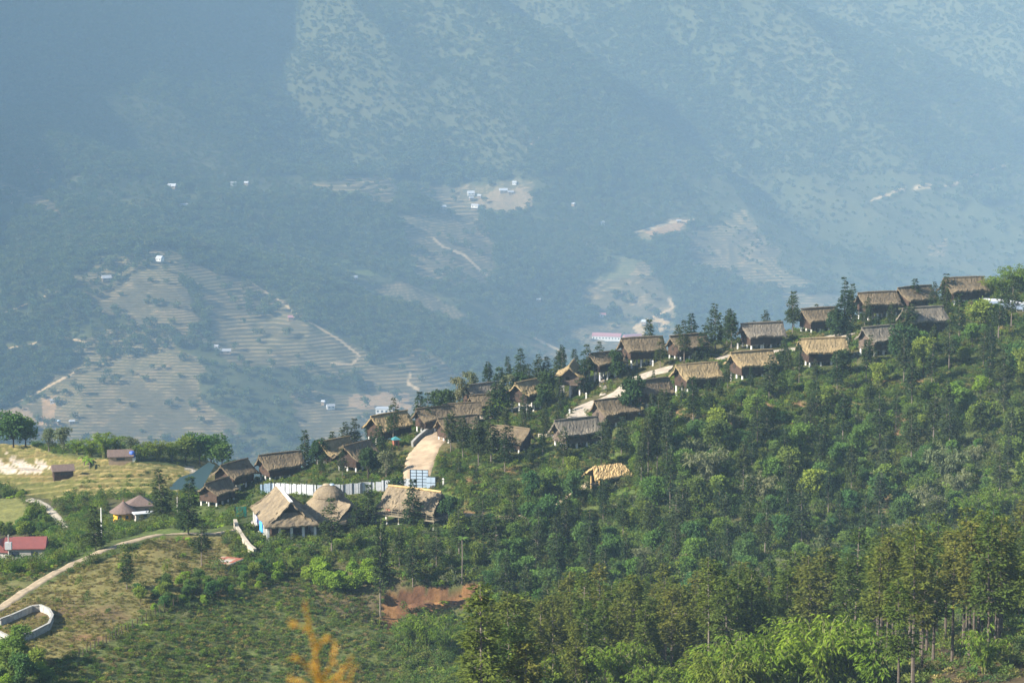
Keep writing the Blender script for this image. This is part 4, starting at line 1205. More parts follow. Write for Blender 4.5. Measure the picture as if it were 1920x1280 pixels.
# ------------------------------------------------------------------ small things about the village
def kiosk():
    x, y, z = hits([(742, 840)], 420, 480)[0]
    o = empty('kiosk', (x, y, z), R(20)); tag(o, 'tiny red brick kiosk with a teal roof below the large golden hut', 'kiosk')
    m = MB(); m.box((0,0,.8), (1.1,1.1,1.9)); m.build('wall', 'brick red', o)
    m = MB(); m.add([(-.9,-.9,1.75),(.9,-.9,1.75),(.9,.9,1.75),(-.9,.9,1.75),(0,0,2.35)], [(0,1,4),(1,2,4),(2,3,4),(3,0,4),(3,2,1,0)]); m.build('roof', 'teal paint', o)
    m = MB(); m.box((0,-.57,.7), (.5,.05,1.4)); m.build('door', 'dark planks', o)
kiosk()
def markers():
    me = MB(); me.box((0,0,.35), (.28,.28,1.1)); me.add([(-.2,-.2,.9),(.2,-.2,.9),(.2,.2,.9),(-.2,.2,.9),(0,0,1.1)], [(0,1,4),(1,2,4),(2,3,4),(3,0,4),(3,2,1,0)]); ms = me.mesh('garden_post', 'white plaster')
    for (u, v), lab in zip([(1383,654),(1431,653),(1224,686),(1099,747),(1068,778),(1574,622),(1590,641),(1597,594),(957,760),(831,908),(1261,668)],
        ['white garden post left of the tidy pair of huts, beside the lane','white garden post behind the farther tidy hut','white garden post below the ridge hut at the paved bend','white garden post under the forward facing gable','white garden post on the lawn by the paved bend','white garden post under the tall spire conifer','white garden post on the lawn below the spire conifer','white garden post left of the long reddish roof','white garden post at the parapet end','white garden post right of the low blue panel','white garden post under the hut with the pale gable edge']):
        x, y, z = hits([(u, v)], 400, 520)[0]
        o = mobj('garden_post', ms); o.location = (x, y, z+.1); tag(o, lab, 'post', 'white garden posts')
markers()
def heaters():
    proto = None
    pos = [(1848,574),(1859,575),(1870,575.5),(1881,576.5),(1892,577.5),(1903,579),(1914,581)]
    words = ['first from the huts','second from the huts','third from the huts','fourth from the huts','fifth from the huts','sixth from the huts','last of the row, at the grove end']
    for i, (u, v) in enumerate(pos):
        x, y, z = hits([(u, v)], 430, 500)[0]
        o = empty('solar_heater', (x, y, z), R(-20)); tag(o, 'steel solar water heater below the bamboo grove, '+words[i], 'water heater', 'solar heaters below the bamboo grove')
        if proto is None:
            a = MB(); a.tube([(-.75,0,1.25),(.75,0,1.25)], [.3,.3], 10)
            b = MB(); b.add([(-.7,-.15,1.15),(.7,-.15,1.15),(.7,-1.6,.35),(-.7,-1.6,.35),(-.7,-.15,1.05),(.7,-.15,1.05),(.7,-1.6,.25),(-.7,-1.6,.25)], [(3,2,1,0),(4,5,6,7),(0,1,5,4),(1,2,6,5),(2,3,7,6),(3,0,4,7)])
            c = MB(); c.bar((-.6,0,1.2),(-.6,.1,-.3),.06); c.bar((.6,0,1.2),(.6,.1,-.3),.06); c.bar((-.6,-1.5,.3),(-.6,-1.5,-.3),.06); c.bar((.6,-1.5,.3),(.6,-1.5,-.3),.06); c.bar((-.6,-.05,.8),(.6,-.05,.8),.05)
            proto = (a.mesh('tank','steel tank'), b.mesh('tube_panel','heater tubes'), c.mesh('stand','steel tank'))
        for me, nm in zip(proto, ('tank', 'tube_panel', 'stand')):
            q = mobj(nm, me, o)
            if nm == 'stand': q['kind'] = 'stuff'
heaters()

def box_house(name, u, v, L, W, H, roof, wall, label, th=0, rise=.25, lo=300, hi=2600, over=.35, cat='house', group=None, wins=2, hip=False, lift=0.0, step=1.0):
    x, y, z = hits([(u, v)], lo, hi, step)[0]
    o = empty(name, (x, y, z+lift), R(th)); tag(o, label, cat, group)
    m = MB(); m.box((0,0,H/2-.6), (L,W,H+1.2)); m.build('wall', wall, o)
    zr = H + rise*W; e = over; m = MB()
    if hip:
        m.add([(-L/2-e,-W/2-e,H),(L/2+e,-W/2-e,H),(L/2+e,W/2+e,H),(-L/2-e,W/2+e,H),(0,0,zr)], [(0,1,4),(1,2,4),(2,3,4),(3,0,4),(3,2,1,0)])
    else:
        m.add([(-L/2-e,-W/2-e,H-.05),(L/2+e,-W/2-e,H-.05),(L/2+e,0,zr),(-L/2-e,0,zr),(-L/2-e,W/2+e,H-.05),(L/2+e,W/2+e,H-.05),(-L/2-e,-W/2-e,H-.2),(L/2+e,-W/2-e,H-.2),(-L/2-e,W/2+e,H-.2),(L/2+e,W/2+e,H-.2)],
          [(0,1,2,3),(3,2,5,4),(0,6,7,1),(5,9,8,4),(0,3,4,8,6),(1,7,9,5,2),(6,8,9,7)])
    m.build('roof', roof, o)
    for i in range(wins):
        w = MB(); w.box((-L/2+L*(i+.5)/wins, -W/2-.03, H*.55), (L/wins*.35, .08, H*.36)); w.build('window', 'dark glass', o)
    w = MB(); w.box((-W*.0-L/2-.03, 0, H*.42), (.08, W*.28, H*.7)); w.build('door', 'dark planks', o)
    return o
def yellow_house():
    x, y, z = hits([(232, 978)], 440, 500)[0]
    o = empty('round_house', (x, y, z), 0); tag(o, 'round yellow house with a conical dark shingle roof by the pond', 'house')
    m = MB(); m.lathe([(2.0,-1.2),(2.0,2.6)], 20); m.build('wall', 'yellow paint', o)
    m = MB(); m.lathe([(2.75,2.05),(2.7,2.2),(1.6,2.95),(.7,3.6),(.12,4.1)], 20); m.lathe([(2.6,2.05),(.2,3.4)], 20); q = m.build('roof', 'shingle roof', o); q['kind'] = 'stuff'
    m = MB(); m.tube([(0,0,4.05),(0,0,4.4)], [.12,.03], 6); m.build('finial', 'brick red', o)
    m = MB(); m.box((-.5,-2.0,.7), (.7,.12,1.6)); m.build('door', 'dark planks', o)
    for a in (-.2, .5):
        m = MB(); m.box((2.0*math.sin(a), -2.0*math.cos(a), 1.3), (.6,.1,.7), a); m.build('window', 'dark glass', o)
yellow_house()
box_house('shingle_house', 263, 965, 5.0, 4.0, 2.2, 'shingle roof', 'mud wall', 'low house with a dark pyramid roof right of the yellow round house', 12, .45, 440, 520, hip=True)
box_house('awning_shed', 268, 972, 3.2, 1.5, 1.3, 'white sheet metal', 'concrete', 'white sheet awning shed beside the yellow round house', 25, .15, 440, 520, wins=1, cat='shed')
box_house('red_roof_house', 50, 1046, 6.8, 4.6, 2.4, 'red sheet roof', 'concrete', 'long house with a faded red sheet roof below the path', 4, .35, 400, 470)
box_house('red_roof_house', 4, 1054, 4.0, 4.6, 2.6, 'red sheet roof', 'concrete', 'small red roofed house cut by the edge of the view, left of the long one', 75, .4, 400, 470, wins=1)
box_house('field_shelter', 118, 892, 4.2, 3.2, 1.5, 'shingle roof', 'dark planks', 'low dark field shelter among the straw coloured paddies', 18, .35, 480, 580, wins=1, cat='hut')
box_house('field_shelter', 226, 864, 5.2, 3.2, 1.4, 'shingle roof', 'mud wall', 'long low shelter under trees beside the blue water tank', 10, .4, 500, 600, wins=1, cat='hut')
def blue_tank():
    x, y, z = hits([(248, 864)], 500, 600)[0]
    o = empty('water_tank', (x, y, z), 0); tag(o, 'small blue water tank on a white base at the paddy edge', 'water tank')
    m = MB(); m.lathe([(.05,2.35),(.55,2.2),(.7,1.9),(.7,.9),(.05,.85)], 12); m.build('tank', 'water tank blue', o)
    m = MB(); m.box((-.3,0,.35), (2.2,1.4,1.0)); m.build('base', 'white plaster', o)
blue_tank()
def poles():
    for u, v, h, mat, lab in [(191,1016,6.4,'white plaster','white power pole beside the round yellow house'),(18,1082,7.2,'concrete','grey power pole with a transformer beside the red roofs'),(333,962,3.2,'concrete','short pale pole near the pond and the dark cypress')]:
        x, y, z = hits([(u, v)], 400, 500)[0]
        o = empty('power_pole', (x, y, z), 0); tag(o, lab, 'pole', 'power poles at the lower left')
        m = MB(); m.tube([(0,0,-.5),(0,0,h)], [.16,.10], 7); m.build('shaft', mat, o)
        m = MB(); m.bar((-.7,0,h-.4), (.7,0,h-.4), .1); m.build('crossarm', 'dark frame', o)
        if 'transformer' in lab:
            m = MB(); m.box((0,-.1,h-1.9), (1.1,.8,1.2)); m.build('transformer', 'grey sheet roof', o)
poles()
def pad():
    x, y, z = hits([(424, 1052)], 370, 420)[0]
    o = empty('ruined_floor', (x, y, z), R(-25)); tag(o, 'bare tiled floor slab of a vanished hut below the path', 'slab')
    m = MB(); m.box((0,0,0), (4.2,4.6,.4)); m.build('slab', 'concrete', o)
    rr = random.Random(2)
    for i in range(5):
        for j in range(5):
            if rr.random() < .25: continue
            t = MB(); t.box((-1.6+i*.8, -1.8+j*.9, .225), (.74,.84,.05)); t.build('tile', 'road dust' if rr.random() < .5 else 'brick red', o)
pad()
def rubble():
    rr = random.Random(8)
    groups = [((760,1000),(835,1030),40,'rubble'),((1232,795),(1235,800),0,'')]
    pts = hits([(rr.uniform(765,838), rr.uniform(1003,1030)) for _ in range(34)], 380, 430)
    m = MB()
    for x, y, z in pts:
        s = rr.uniform(.25,.6); m.box((x, y, z+.08), (s, s*rr.uniform(.6,1), s*.6), rr.uniform(0,3))
    o = m.build('rubble', 'rubble stone'); o['kind'] = 'stuff'
rubble()
def fence_posts():
    px = densify([(148,1232),(200,1205),(240,1183),(300,1150),(360,1120),(415,1092)], 7)
    ps = hits(px, 310, 420)
    o = empty('stake_fence', ps[0], 0); tag(o, 'line of dark stakes running up the meadow edge', 'fence')
    for p in ps:
        q = Vector(p) - Vector(ps[0]); m = MB(); m.tube([q-Vector((0,0,.3)), q+Vector((random.uniform(-.1,.1),0,1.3))], [.09,.06], 5); m.build('stake', 'dark bark', o)
fence_posts()

# ------------------------------------------------------------------ far farmhouses on the other side of the valley
FARH = [ # px, px, length, width, roof, label
 (883,366,15,9,'white sheet metal','bright tin roofed farmhouse at the left of the high mountain hamlet'),(899,371,8,6,'white sheet metal','small white shed just right of the hamlet\'s left farmhouse'),(884,375,9,6,'grey sheet roof','grey shed below the hamlet\'s left farmhouse'),(891,389,17,6,'grey sheet roof','long low grey roof at the bottom of the high hamlet'),
 (944,361,17,9,'white sheet metal','long white house in the middle of the high mountain hamlet'),(958,364,12,6,'grey sheet roof','grey annex right of the long white hamlet house'),(965,346,9,6,'white sheet metal','small white roof above the high mountain hamlet'),(830,392,14,7,'white sheet metal','white roof alone left below the high hamlet'),
 (1075,386,7,5,'white sheet metal','tiny white hut in the trees right of the high hamlet'),(1130,421,7,5,'white sheet metal','tiny white hut among the pale fields right of the track'),(1273,418,9,5,'grey sheet roof','small house at the tip of the bare orange spur'),
 (323,353,16,8,'white sheet metal','pale tin roof high on the shaded left mountainside'),(345,390,15,8,'grey sheet roof','grey roof below the pale tin roof on the shaded side'),(82,296,6,5,'white sheet metal','tiny white hut at the far left under the shaded slope'),(20,381,7,5,'grey sheet roof','small grey hut at the left edge in the forest'),
 (438,348,12,6,'grey sheet roof','cluster roof left of the clearing on the shaded mountainside'),(462,347,9,6,'white sheet metal','small pale roof right of the clearing on the shaded mountainside'),
 (200,526,15,8,'grey sheet roof','grey house at the top left of the big terraces'),(300,489,11,7,'white sheet metal','white house on the crest of the big terraces'),(666,525,9,7,'white sheet metal','small white house on the wooded spur'),
 (422,663,18,6,'grey sheet roof','long grey shed halfway down beside the big terraces'),(404,654,10,4,'grey sheet roof','short shed above the long grey shed'),(135,795,8,4,'white sheet metal','white shack at the foot of the big terraces'),(108,795,7,4,'blue sheet','bluish shack left of the white shack at the terrace foot'),(98,756,6,4,'grey sheet roof','tiny shack in bare soil above the terrace foot'),(365,826,9,6,'grey sheet roof','pale roof half hidden behind the treeline'),
 (606,758,5,4,'white sheet metal','tiny white hut in the valley fields'),(620,766,12,5,'grey sheet roof','grey shed in the valley fields'),(1208,607,10,7,'white sheet metal','white roof by the sandy bank on the valley floor'),(545,600,8,6,'pink sheet roof','reddish hut at the right rim of the upper terraces'),(1130,594,12,6,'pink sheet roof','low reddish roofs in the village across the valley'),(1010,566,8,5,'grey sheet roof','faint hut in the trees across the valley'),
]
for i, (u, v, L, W, rf, lab) in enumerate(FARH):
    wl = 'white plaster' if i % 3 == 0 else 'mud wall'
    box_house('farmhouse', u, v, L*.92, W*1.15, 4.0, rf, wl, lab, [8,-15,20,-30,12][i % 5], .45, 1150*VS, 2500*VS, .5, 'farmhouse', 'far farmhouses across the valley', 2, False, .3, 2.0)
box_house('school', 1138, 637, 52, 14, 7.2, 'pink sheet roof', 'white plaster', 'long pink roofed white school building on the valley floor', -14, .4, 1150*VS, 2500*VS, .6, 'building', wins=9, step=2.)
box_house('school', 1186, 639, 33, 14, 7.0, 'pink sheet roof', 'white plaster', 'shorter pink roof right of the long school building', 20, .4, 1150*VS, 2500*VS, .6, 'building', wins=5, step=2.)
def white_block():
    x, y, z = hits([(722, 782)], 1000*VS, 2300*VS, 2.)[0]
    o = empty('white_building', (x, y, z), R(-6)); tag(o, 'flat roofed white building standing below the ridge in the valley', 'building')
    m = MB(); m.box((0,0,6.), (24,15,14)); m.build('wall', 'white plaster', o)
    m = MB(); m.box((0,0,13.4), (25.4,16,1.)); m.build('roof', 'white sheet metal', o)
    for k in range(2):
        for i in range(4):
            w = MB(); w.box((-9+i*6, -7.55, 4.+k*5.6), (2.7,.1,2.7)); w.build('window', 'dark glass', o)
white_block()

# ------------------------------------------------------------------ vegetation
HX = np.array([q[0] for q in HUT_XY]); HY = np.array([q[1] for q in HUT_XY])
ROADS_PX = [([(783,898),(787,876),(793,852),(806,832),(824,815),(838,806)], 32),([(880,790),(930,775),(985,760),(1030,752)], 16),([(1086,800),(1083,784),(1087,770),(1102,759),(1138,750),(1172,732),(1198,708),(1228,697),(1258,693)], 15),
  ([(1345,675),(1384,662),(1440,659),(1500,655),(1530,640),(1600,628)], 9),([(-30,1160),(50,1106),(100,1076),(150,1051),(200,1030),(250,1013),(300,1002),(350,1000),(400,1001),(440,994)], 12),([(54,936),(82,944),(98,960),(122,990)], 12),([(868,966),(930,972),(1000,964),(1045,946),(1105,903)], 8),
  ([(773,838),(798,815),(835,801)], 6),([(900,783),(958,754)], 6),([(0,1172),(60,1147),(92,1152),(99,1164),(92,1180),(24,1208),(0,1196)], 8),([(1840,572),(1925,582)], 11),([(512,920),(592,925),(690,918),(768,912)], 10)]
CLEAR = [[(450,905),(840,905),(860,995),(700,1000),(590,1022),(480,1015),(440,960)], [(200,935),(295,935),(295,985),(200,985)], [(-20,1005),(90,1005),(90,1060),(-20,1060)], POND_PX, PADDY, PADDY2, [(370,880),(450,880),(450,970),(370,970)], [(395,1030),(450,1030),(450,1062),(395,1062)]]
def clear_of_things(x, y, u, v, hut_r=4.6, margin=0):
    ok = np.ones(np.shape(x), bool)
    for hx, hy in zip(HX, HY): ok &= np.hypot(x-hx, y-hy) > hut_r
    for l, w in ROADS_PX: ok &= polydist(u, v, l) > w + margin
    for c in CLEAR: ok &= ~inpoly(u, v, c)
    return ok
def scatter(n, x0, x1, y0, y1):
    x = RNG.uniform(x0, x1, n); y = RNG.uniform(y0, y1, n)
    z = height(x, y, False); u, v = project(x, y, z)
    return x, y, z, u, v
def spaced(x, y, r, used=None):
    """greedy spacing on a coarse grid"""
    cell = {}; keep = []
    if used:
        for ux, uy in used: cell.setdefault((int(ux//r), int(uy//r)), []).append((ux, uy))
    for i in range(len(x)):
        a, b = int(x[i]//r), int(y[i]//r); ok = True
        for da in (-1, 0, 1):
            for db in (-1, 0, 1):
                for q in cell.get((a+da, b+db), ()):
                    if (q[0]-x[i])**2 + (q[1]-y[i])**2 < r*r: ok = False; break
                if not ok: break
            if not ok: break
        if ok: keep.append(i); cell.setdefault((a, b), []).append((x[i], y[i]))
    return keep

# --- trees one can point at: pixel of the foot, height in photo px, kind, label
rt = random.Random(77)
NAMED = [
 (1216,672,72,'c','pointed conifer rising behind the dark brown ridge hut'),(1297,648,66,'c','slender pale green conifer between the two ridge huts'),(1341,662,92,'c','tall layered conifer left of the twin crowned one on the ridge'),(1371,658,78,'c','full crowned conifer beside the tall layered one on the ridge'),(1272,668,60,'c','thin conifer before the gable of the pale edged ridge hut'),(1318,672,62,'c','thin conifer before the right end of the pale edged ridge hut'),
 (1413,612,36,'c','small conifer behind the left end of the grey brown ridge hut'),(1434,612,52,'c','taller conifer behind the middle of the grey brown ridge hut'),(1486,624,70,'c','round topped conifer on bare trunk left of the dark stilted hut'),(1458,612,28,'b','tiny broad tree at the right end of the grey brown ridge hut'),
 (1583,628,108,'s','tall spire conifer with broad skirts, tallest on the ridge'),(1528,612,44,'c','wispy conifer before the dark stilted hut'),(1566,634,46,'b','leafy tree at the right end of the dark stilted hut'),(1635,566,34,'b','thin leafed tree over the long reddish roof'),(1716,582,60,'c','conifer covering the middle of the open gabled hut'),(1750,576,48,'c','small conifer between the two topmost huts'),(1771,572,58,'c','conifer before the left gable of the topmost hut'),
 (303,978,98,'d','tall dark cypress standing left of the pond'),(353,1002,108,'d','tall dark cypress close to the lowest small hut'),(180,1032,84,'d','dark cypress growing beside the dirt path'),(238,1104,74,'c','lone conifer in the middle of the meadow'),(378,1060,88,'c','olive conifer on the meadow beside the bare slab'),(437,868,38,'b','dark bushy tree above the second small hut'),
 (573,868,66,'c','dark conifer left of the tree screened golden hut'),(605,832,44,'c','first of the dark trees behind the tree screened golden hut'),(622,836,52,'c','second of the dark trees behind the tree screened golden hut'),(646,838,68,'c','tallest dark conifer behind the tree screened golden hut'),(664,838,66,'c','narrow dark conifer just right of the tallest behind the golden hut'),(692,806,44,'c','bare looking conifer left of the large shaggy hut'),(594,872,46,'b','round dark tree before the tree screened golden hut'),(612,872,44,'c','slim tree at the right of the round dark tree by the golden hut'),
 (690,900,58,'b','dark bushy tree at the right end of the drooping eaved hut'),(724,898,52,'g','spreading green tree at the edge of the sandy road'),(757,800,44,'c','conifer behind the roof of the large shaggy hut'),(789,806,72,'c','left one of the twin thin conifers'),(802,808,72,'c','right one of the twin thin conifers'),
 (832,790,54,'b','dark feathery tree on the ridge left of the grey feathery one'),(862,766,58,'g','grey feathery tree on the ridge'),(883,748,52,'g','second grey feathery tree left of the pale grey hut'),(932,782,92,'d','tall dark conifer at the right of the pale grey hut'),(952,760,56,'g','pale feathery tree behind the tall dark conifer'),(972,752,52,'b','loose leafed tree behind the bright eaved hut'),
 (992,740,58,'c','first conifer of the ridge thicket left of the forward facing gable'),(1008,732,68,'c','second conifer of the ridge thicket left of the forward facing gable'),(1024,728,60,'c','third conifer of the ridge thicket behind the forward facing gable'),(1046,712,54,'c','fourth conifer of the ridge thicket behind the forward facing gable'),(1078,708,54,'c','fifth conifer of the ridge thicket, over the forward facing gable'),(1100,716,70,'c','sixth conifer of the ridge thicket, left of the hidden brown hut'),(1122,700,60,'c','seventh conifer of the ridge thicket, above the hidden brown hut'),
 (1022,765,64,'b','dark round tree at the gable of the bright eaved hut'),(985,790,60,'c','slim conifer hiding the wall of the bright eaved hut'),(1048,760,56,'c','bushy conifer before the left of the forward facing gable'),(1094,742,66,'c','bare trunked tree at the right of the forward facing gable'),(1156,712,50,'b','dark round tree hiding the brown hut on the ridge'),(1178,790,78,'b','dark round tree against the left gable of the brown front hut'),(1238,690,58,'c','thin tree beside the paved bend below the ridge'),
 (845,850,82,'c','first of the dark conifers around the hidden hut by the road'),(868,862,86,'c','second of the dark conifers around the hidden hut by the road'),(897,872,92,'c','third of the dark conifers, left of the reddish brown hut'),(921,870,116,'c','tallest of the dark conifers, against the reddish brown hut'),(955,868,80,'c','thin conifer before the reddish brown hut'),(1018,776,44,'b','small bushy tree below the bright eaved hut'),(940,775,40,'f','yellow green bush left of the bright eaved hut'),
 (1127,892,100,'c','tall thin trunked conifer before the lower front hut'),(1165,852,72,'c','bushy conifer before the weathered hut'),(1056,868,68,'c','small conifer left before the lower front hut'),(1498,722,88,'p','slim pole of a tree before the broadside golden hut'),(1580,706,46,'b','leafless looking tree at the right end of the broadside hut'),(1632,684,56,'c','slim conifer before the end hut of the front row'),(1692,682,66,'b','dark leafy tree right of the end hut of the front row'),(1695,652,78,'c','slim conifer at the left of the hut below the topmost'),(1706,650,82,'c','taller slim conifer at the left of the hut below the topmost'),
 (622,1042,108,'c','conifer standing before the round hall'),(713,1158,190,'p','very tall thin conifer below the round hall'),(775,990,92,'c','conifer before the middle of the open stilt house'),(740,960,60,'b','dark leafy tree left of the open stilt house'),(690,985,76,'c','grey conifer between round hall and open stilt house'),(668,1000,60,'c','slender tree at the right of the round hall'),(843,992,60,'b','olive tree at the right end of the open stilt house'),(866,1092,88,'t','bare trunk with a tuft of fronds below the open stilt house'),(930,1060,100,'c','thin conifer on the slope right of the tufted trunk'),
 (1215,905,150,'p','first of the slender tall trunks below the brown front hut'),(1232,890,140,'p','second of the slender tall trunks below the brown front hut'),(1250,900,130,'p','third of the slender tall trunks below the brown front hut'),(1202,925,120,'p','fourth of the slender tall trunks, nearest the gazebo'),(1256,962,130,'p','fifth of the slender tall trunks, lowest on the slope'),
 (1420,835,92,'c','pale trunked tree on the dark slope below the matching pair'),(1438,822,60,'c','shorter pale trunked tree on the dark slope below the matching pair'),(1580,828,90,'c','pale trunked tree on the dark slope below the broadside hut'),(1750,830,95,'c','slim tree beside the lime green bushes of the upper slope'),
]
KIND = {'c': CONIFERS, 'd': CONIFERS[2:3], 's': [SPIRE], 'b': DARKB, 'g': GREY, 'p': CONIFERS[3:5], 'f': BRIGHT}
CH = {'c': [7.5,8.5,7.,9.5,8.,6.], 'd': [7.], 's': [10.5], 'b': [5.5,5.8,5.], 'g': [7.,8.,6.], 'p': [9.5,8.], 'f': [3.2,4.2]}
used = []
FERN = SHRUBS[5].copy(); FERN.materials[0] = MATS['broad leaves']
pos = hits([(n[0], n[1]) for n in NAMED], 340, 540)
for (u, v, hp, k, lab), (x, y, z) in zip(NAMED, pos):
    H = hp*math.hypot(y, z)/FPX*1.03
    if k == 't':
        o = empty('tufted_tree', (x, y, z)); tag(o, lab, 'tree')
        m = MB(); m.tube([(0,0,-.4),(.1,0,H*.5),(.05,.05,H*.93)], [.14,.10,.08], 6); m.build('trunk', 'pale bark', o)
        c = mobj('fronds', FERN, o); c.location = (.05,.05,H*.9); c.scale = (1.0,1.0,.8)
    else:
        i = rt.randrange(len(KIND[k])); me = KIND[k][i]; s = H/CH[k][i]
        wide = {'d': 1.15, 's': 1.3, 'p': .62, 'c': min(1.45, .55+.62/s**.35)}.get(k, 1.0)
        o = empty('conifer' if k in 'cdsp' else 'broadleaf_tree', (x, y, z-.1), rt.uniform(0, 6.28))
        o.scale = (s*wide, s*wide, s); tag(o, lab, 'tree')
        for mm, nm in zip(me, ('trunk', 'crown')): mobj(nm, mm, o)
    used.append((x, y))

# --- treeline beyond the paddies and other numbered clumps
LINE = [(25,838,54,'b'),(48,836,44,'b'),(92,846,40,'g'),(118,848,44,'g'),(145,852,40,'m'),(170,858,48,'m'),(196,858,62,'m'),(222,858,54,'m'),(246,860,38,'g'),(270,862,44,'m'),(296,864,52,'m'),(322,864,46,'m'),(348,866,40,'b'),(374,868,46,'b'),(396,866,44,'b'),(416,870,40,'b')]
LW = ['rounded dark tree at the left end of the treeline','second rounded tree from the left of the treeline','grey leafed tree left in the treeline','second grey leafed tree in the treeline','low bamboo clump left in the treeline','bamboo clump left of the tallest in the treeline','tallest bamboo clump of the treeline','bamboo clump just right of the tallest in the treeline','grey tree behind the blue water tank','bamboo clump right of the blue water tank','broad bamboo clump behind the banana plants','bamboo clump right of the banana plants','tree right of the last bamboo clump in the treeline','feathery tree before the valley in the treeline','second last tree of the treeline','last tree of the treeline, beside the huts']
for (u, v, hp, k), lab, (x, y, z) in zip(LINE, LW, hits([(q[0], q[1]) for q in LINE], 480, 600)):
    H = hp*math.hypot(y, z)/FPX; me, ch = {'b': (BROAD[3], 5.), 'g': (GREY[0], 7.), 'm': (BAMBOO[0], 8.5)}[k]; s = H/ch
    o = plant('bamboo_clump' if k == 'm' else 'broadleaf_tree', me, ('culms', 'foliage') if k == 'm' else ('trunk', 'crown'), (x, y, z-.2), s*1.35, rt.uniform(0, 6), lab, 'bamboo' if k == 'm' else 'tree', None, s*1.12)
    used.append((x, y))
for (u, v, hp), lab in zip([(158,872,30),(168,878,28),(296,862,26),(742,985,0),(842,1000,24)], ['banana plant among the paddies beside the field shelter','second banana plant just right of the field shelter','banana plants before the treeline bamboo','','banana plant at the right of the open stilt house']):
    if not hp: continue
    x, y, z = hits([(u, v)], 380, 600)[0]
    plant('banana_plant', BANANA[rt.randrange(2)], ('stem', 'leaves'), (x, y, z), hp*y/FPX/3.6, rt.uniform(0, 6), lab, 'banana plant')
# upper right grove
GR = [(1862,560,62),(1880,556,72),(1900,552,70),(1918,548,66),(1935,548,70),(1890,572,26),(1912,575,24),(1955,552,80)]
for i, ((u, v, hp), (x, y, z)) in enumerate(zip(GR, hits([(q[0], q[1]) for q in GR], 440, 500))):
    s = hp*y/FPX/8.5
    plant('bamboo_clump', BAMBOO[i % 3], ('culms', 'foliage'), (x, y, z-.2), s*1.1, rt.uniform(0, 6), 'dense dark bamboo clump in the grove behind the solar heaters', 'bamboo', 'bamboo grove at the upper right', s)
    used.append((x, y))

# --- forest: trees that nothing tells apart share a label within their group
SLOPE = [(850,985),(1000,930),(1120,870),(1180,840),(1240,790),(1330,745),(1480,715),(1640,690),(1760,630),(1960,585),(2000,1000),(1700,1090),(1500,1130),(1250,1180),(1050,1260),(940,1250),(910,1110),(860,1050)]
PLACES = [('below the gazebo', 1140, 950), ('below the matching pair of golden huts', 1350, 780), ('below the broadside golden hut', 1550, 740), ('below the end hut of the front row', 1680, 710), ('under the solar heaters', 1880, 650), ('around the lime green bushes', 1800, 790), ('at the far right of the slope', 1900, 850),
  ('around the grey drooping bamboo', 1340, 900), ('around the pale grey bamboo clump', 1430, 960), ('in the middle of the wooded slope', 1560, 930), ('between the grey bamboo clumps at the right', 1740, 960), ('low on the slope above the near wood', 1500, 1060), ('in the gully beside the near wood', 1250, 1100), ('right of the bare orange scar', 980, 1110), ('below the open stilt house', 860, 1030), ('below the dirt track to the gazebo', 1020, 1010), ('left of the slender tall trunks', 1130, 1040), ('near the brown bare bank', 1660, 830)]
GAP = [('at the left side of the dark gap', 1690, 1240), ('at the front of the dark gap', 1740, 1290), ('in the middle of the dark gap', 1760, 1190), ('deep in the upper part of the dark gap', 1800, 1150), ('right in the dark gap, above the lone bamboo bush', 1850, 1200), ('at the right edge of the dark gap', 1905, 1160)]
PLACES4 = [('behind the topmost hut',1806,560),('behind the open gabled hut',1714,570),('behind the long reddish roof',1645,590),('near the tall spire conifer',1580,610),('behind the dark stilted hut',1530,615),('behind the grey brown ridge hut',1428,640),('behind the pale edged ridge hut',1300,660),('behind the dark brown ridge hut',1203,680),('behind the hidden brown hut',1130,700),('behind the forward facing gable',1072,725),('behind the bright eaved hut',993,750),('behind the pale grey hut',904,750),('behind the low roofs by the parapet',850,785),('behind the large shaggy hut',730,815),('behind the tree screened golden hut',628,850)]
PLACES3 = [('near the sandy road',850,850),('near the reddish brown hut',957,850),('near the lower front hut',1080,830),('near the weathered hut',1152,800),('near the brown front hut',1222,760),('near the paved bend',1110,760),('near the nearer of the matching huts',1306,730),('near the farther of the matching huts',1410,705),('near the broadside hut',1541,680),('near the end hut of the front row',1652,660),('near the hut below the topmost two',1730,625),('near the fence below the drooping eaves',690,880),('near the lane',1450,655),('near the bright eaved hut',990,780),('near the gazebo track',1050,880)]
WOODS = [('lowest in the left corner of the near wood', 930, 1290), ('between the left bamboo and the gully', 1150, 1200), ('close behind the tallest lime bamboo', 1480, 1230), ('behind the right end of the lime bamboo', 1640, 1240), ('in the heart of the near wood', 1400, 1200), ('in the right heart of the near wood', 1560, 1190), ('left of the dark gap of bare trunks', 1670, 1200), ('above the dark gap of bare trunks', 1760, 1110), ('at the left end of the near wood', 960, 1230), ('left in the near wood above the olive bamboo', 1080, 1230), ('behind the left part of the lime bamboo', 1230, 1260), ('behind the middle of the lime bamboo', 1400, 1250), ('behind the right part of the lime bamboo', 1560, 1250), ('on the upper edge of the near wood, left', 1280, 1190), ('on the upper edge of the near wood, middle', 1480, 1150), ('under the yellowish bamboo crown', 1620, 1150), ('beside the dark gap of bare trunks', 1730, 1170), ('on the upper edge of the near wood, right', 1820, 1060), ('beside the brown bank at the right edge', 1880, 1130)]
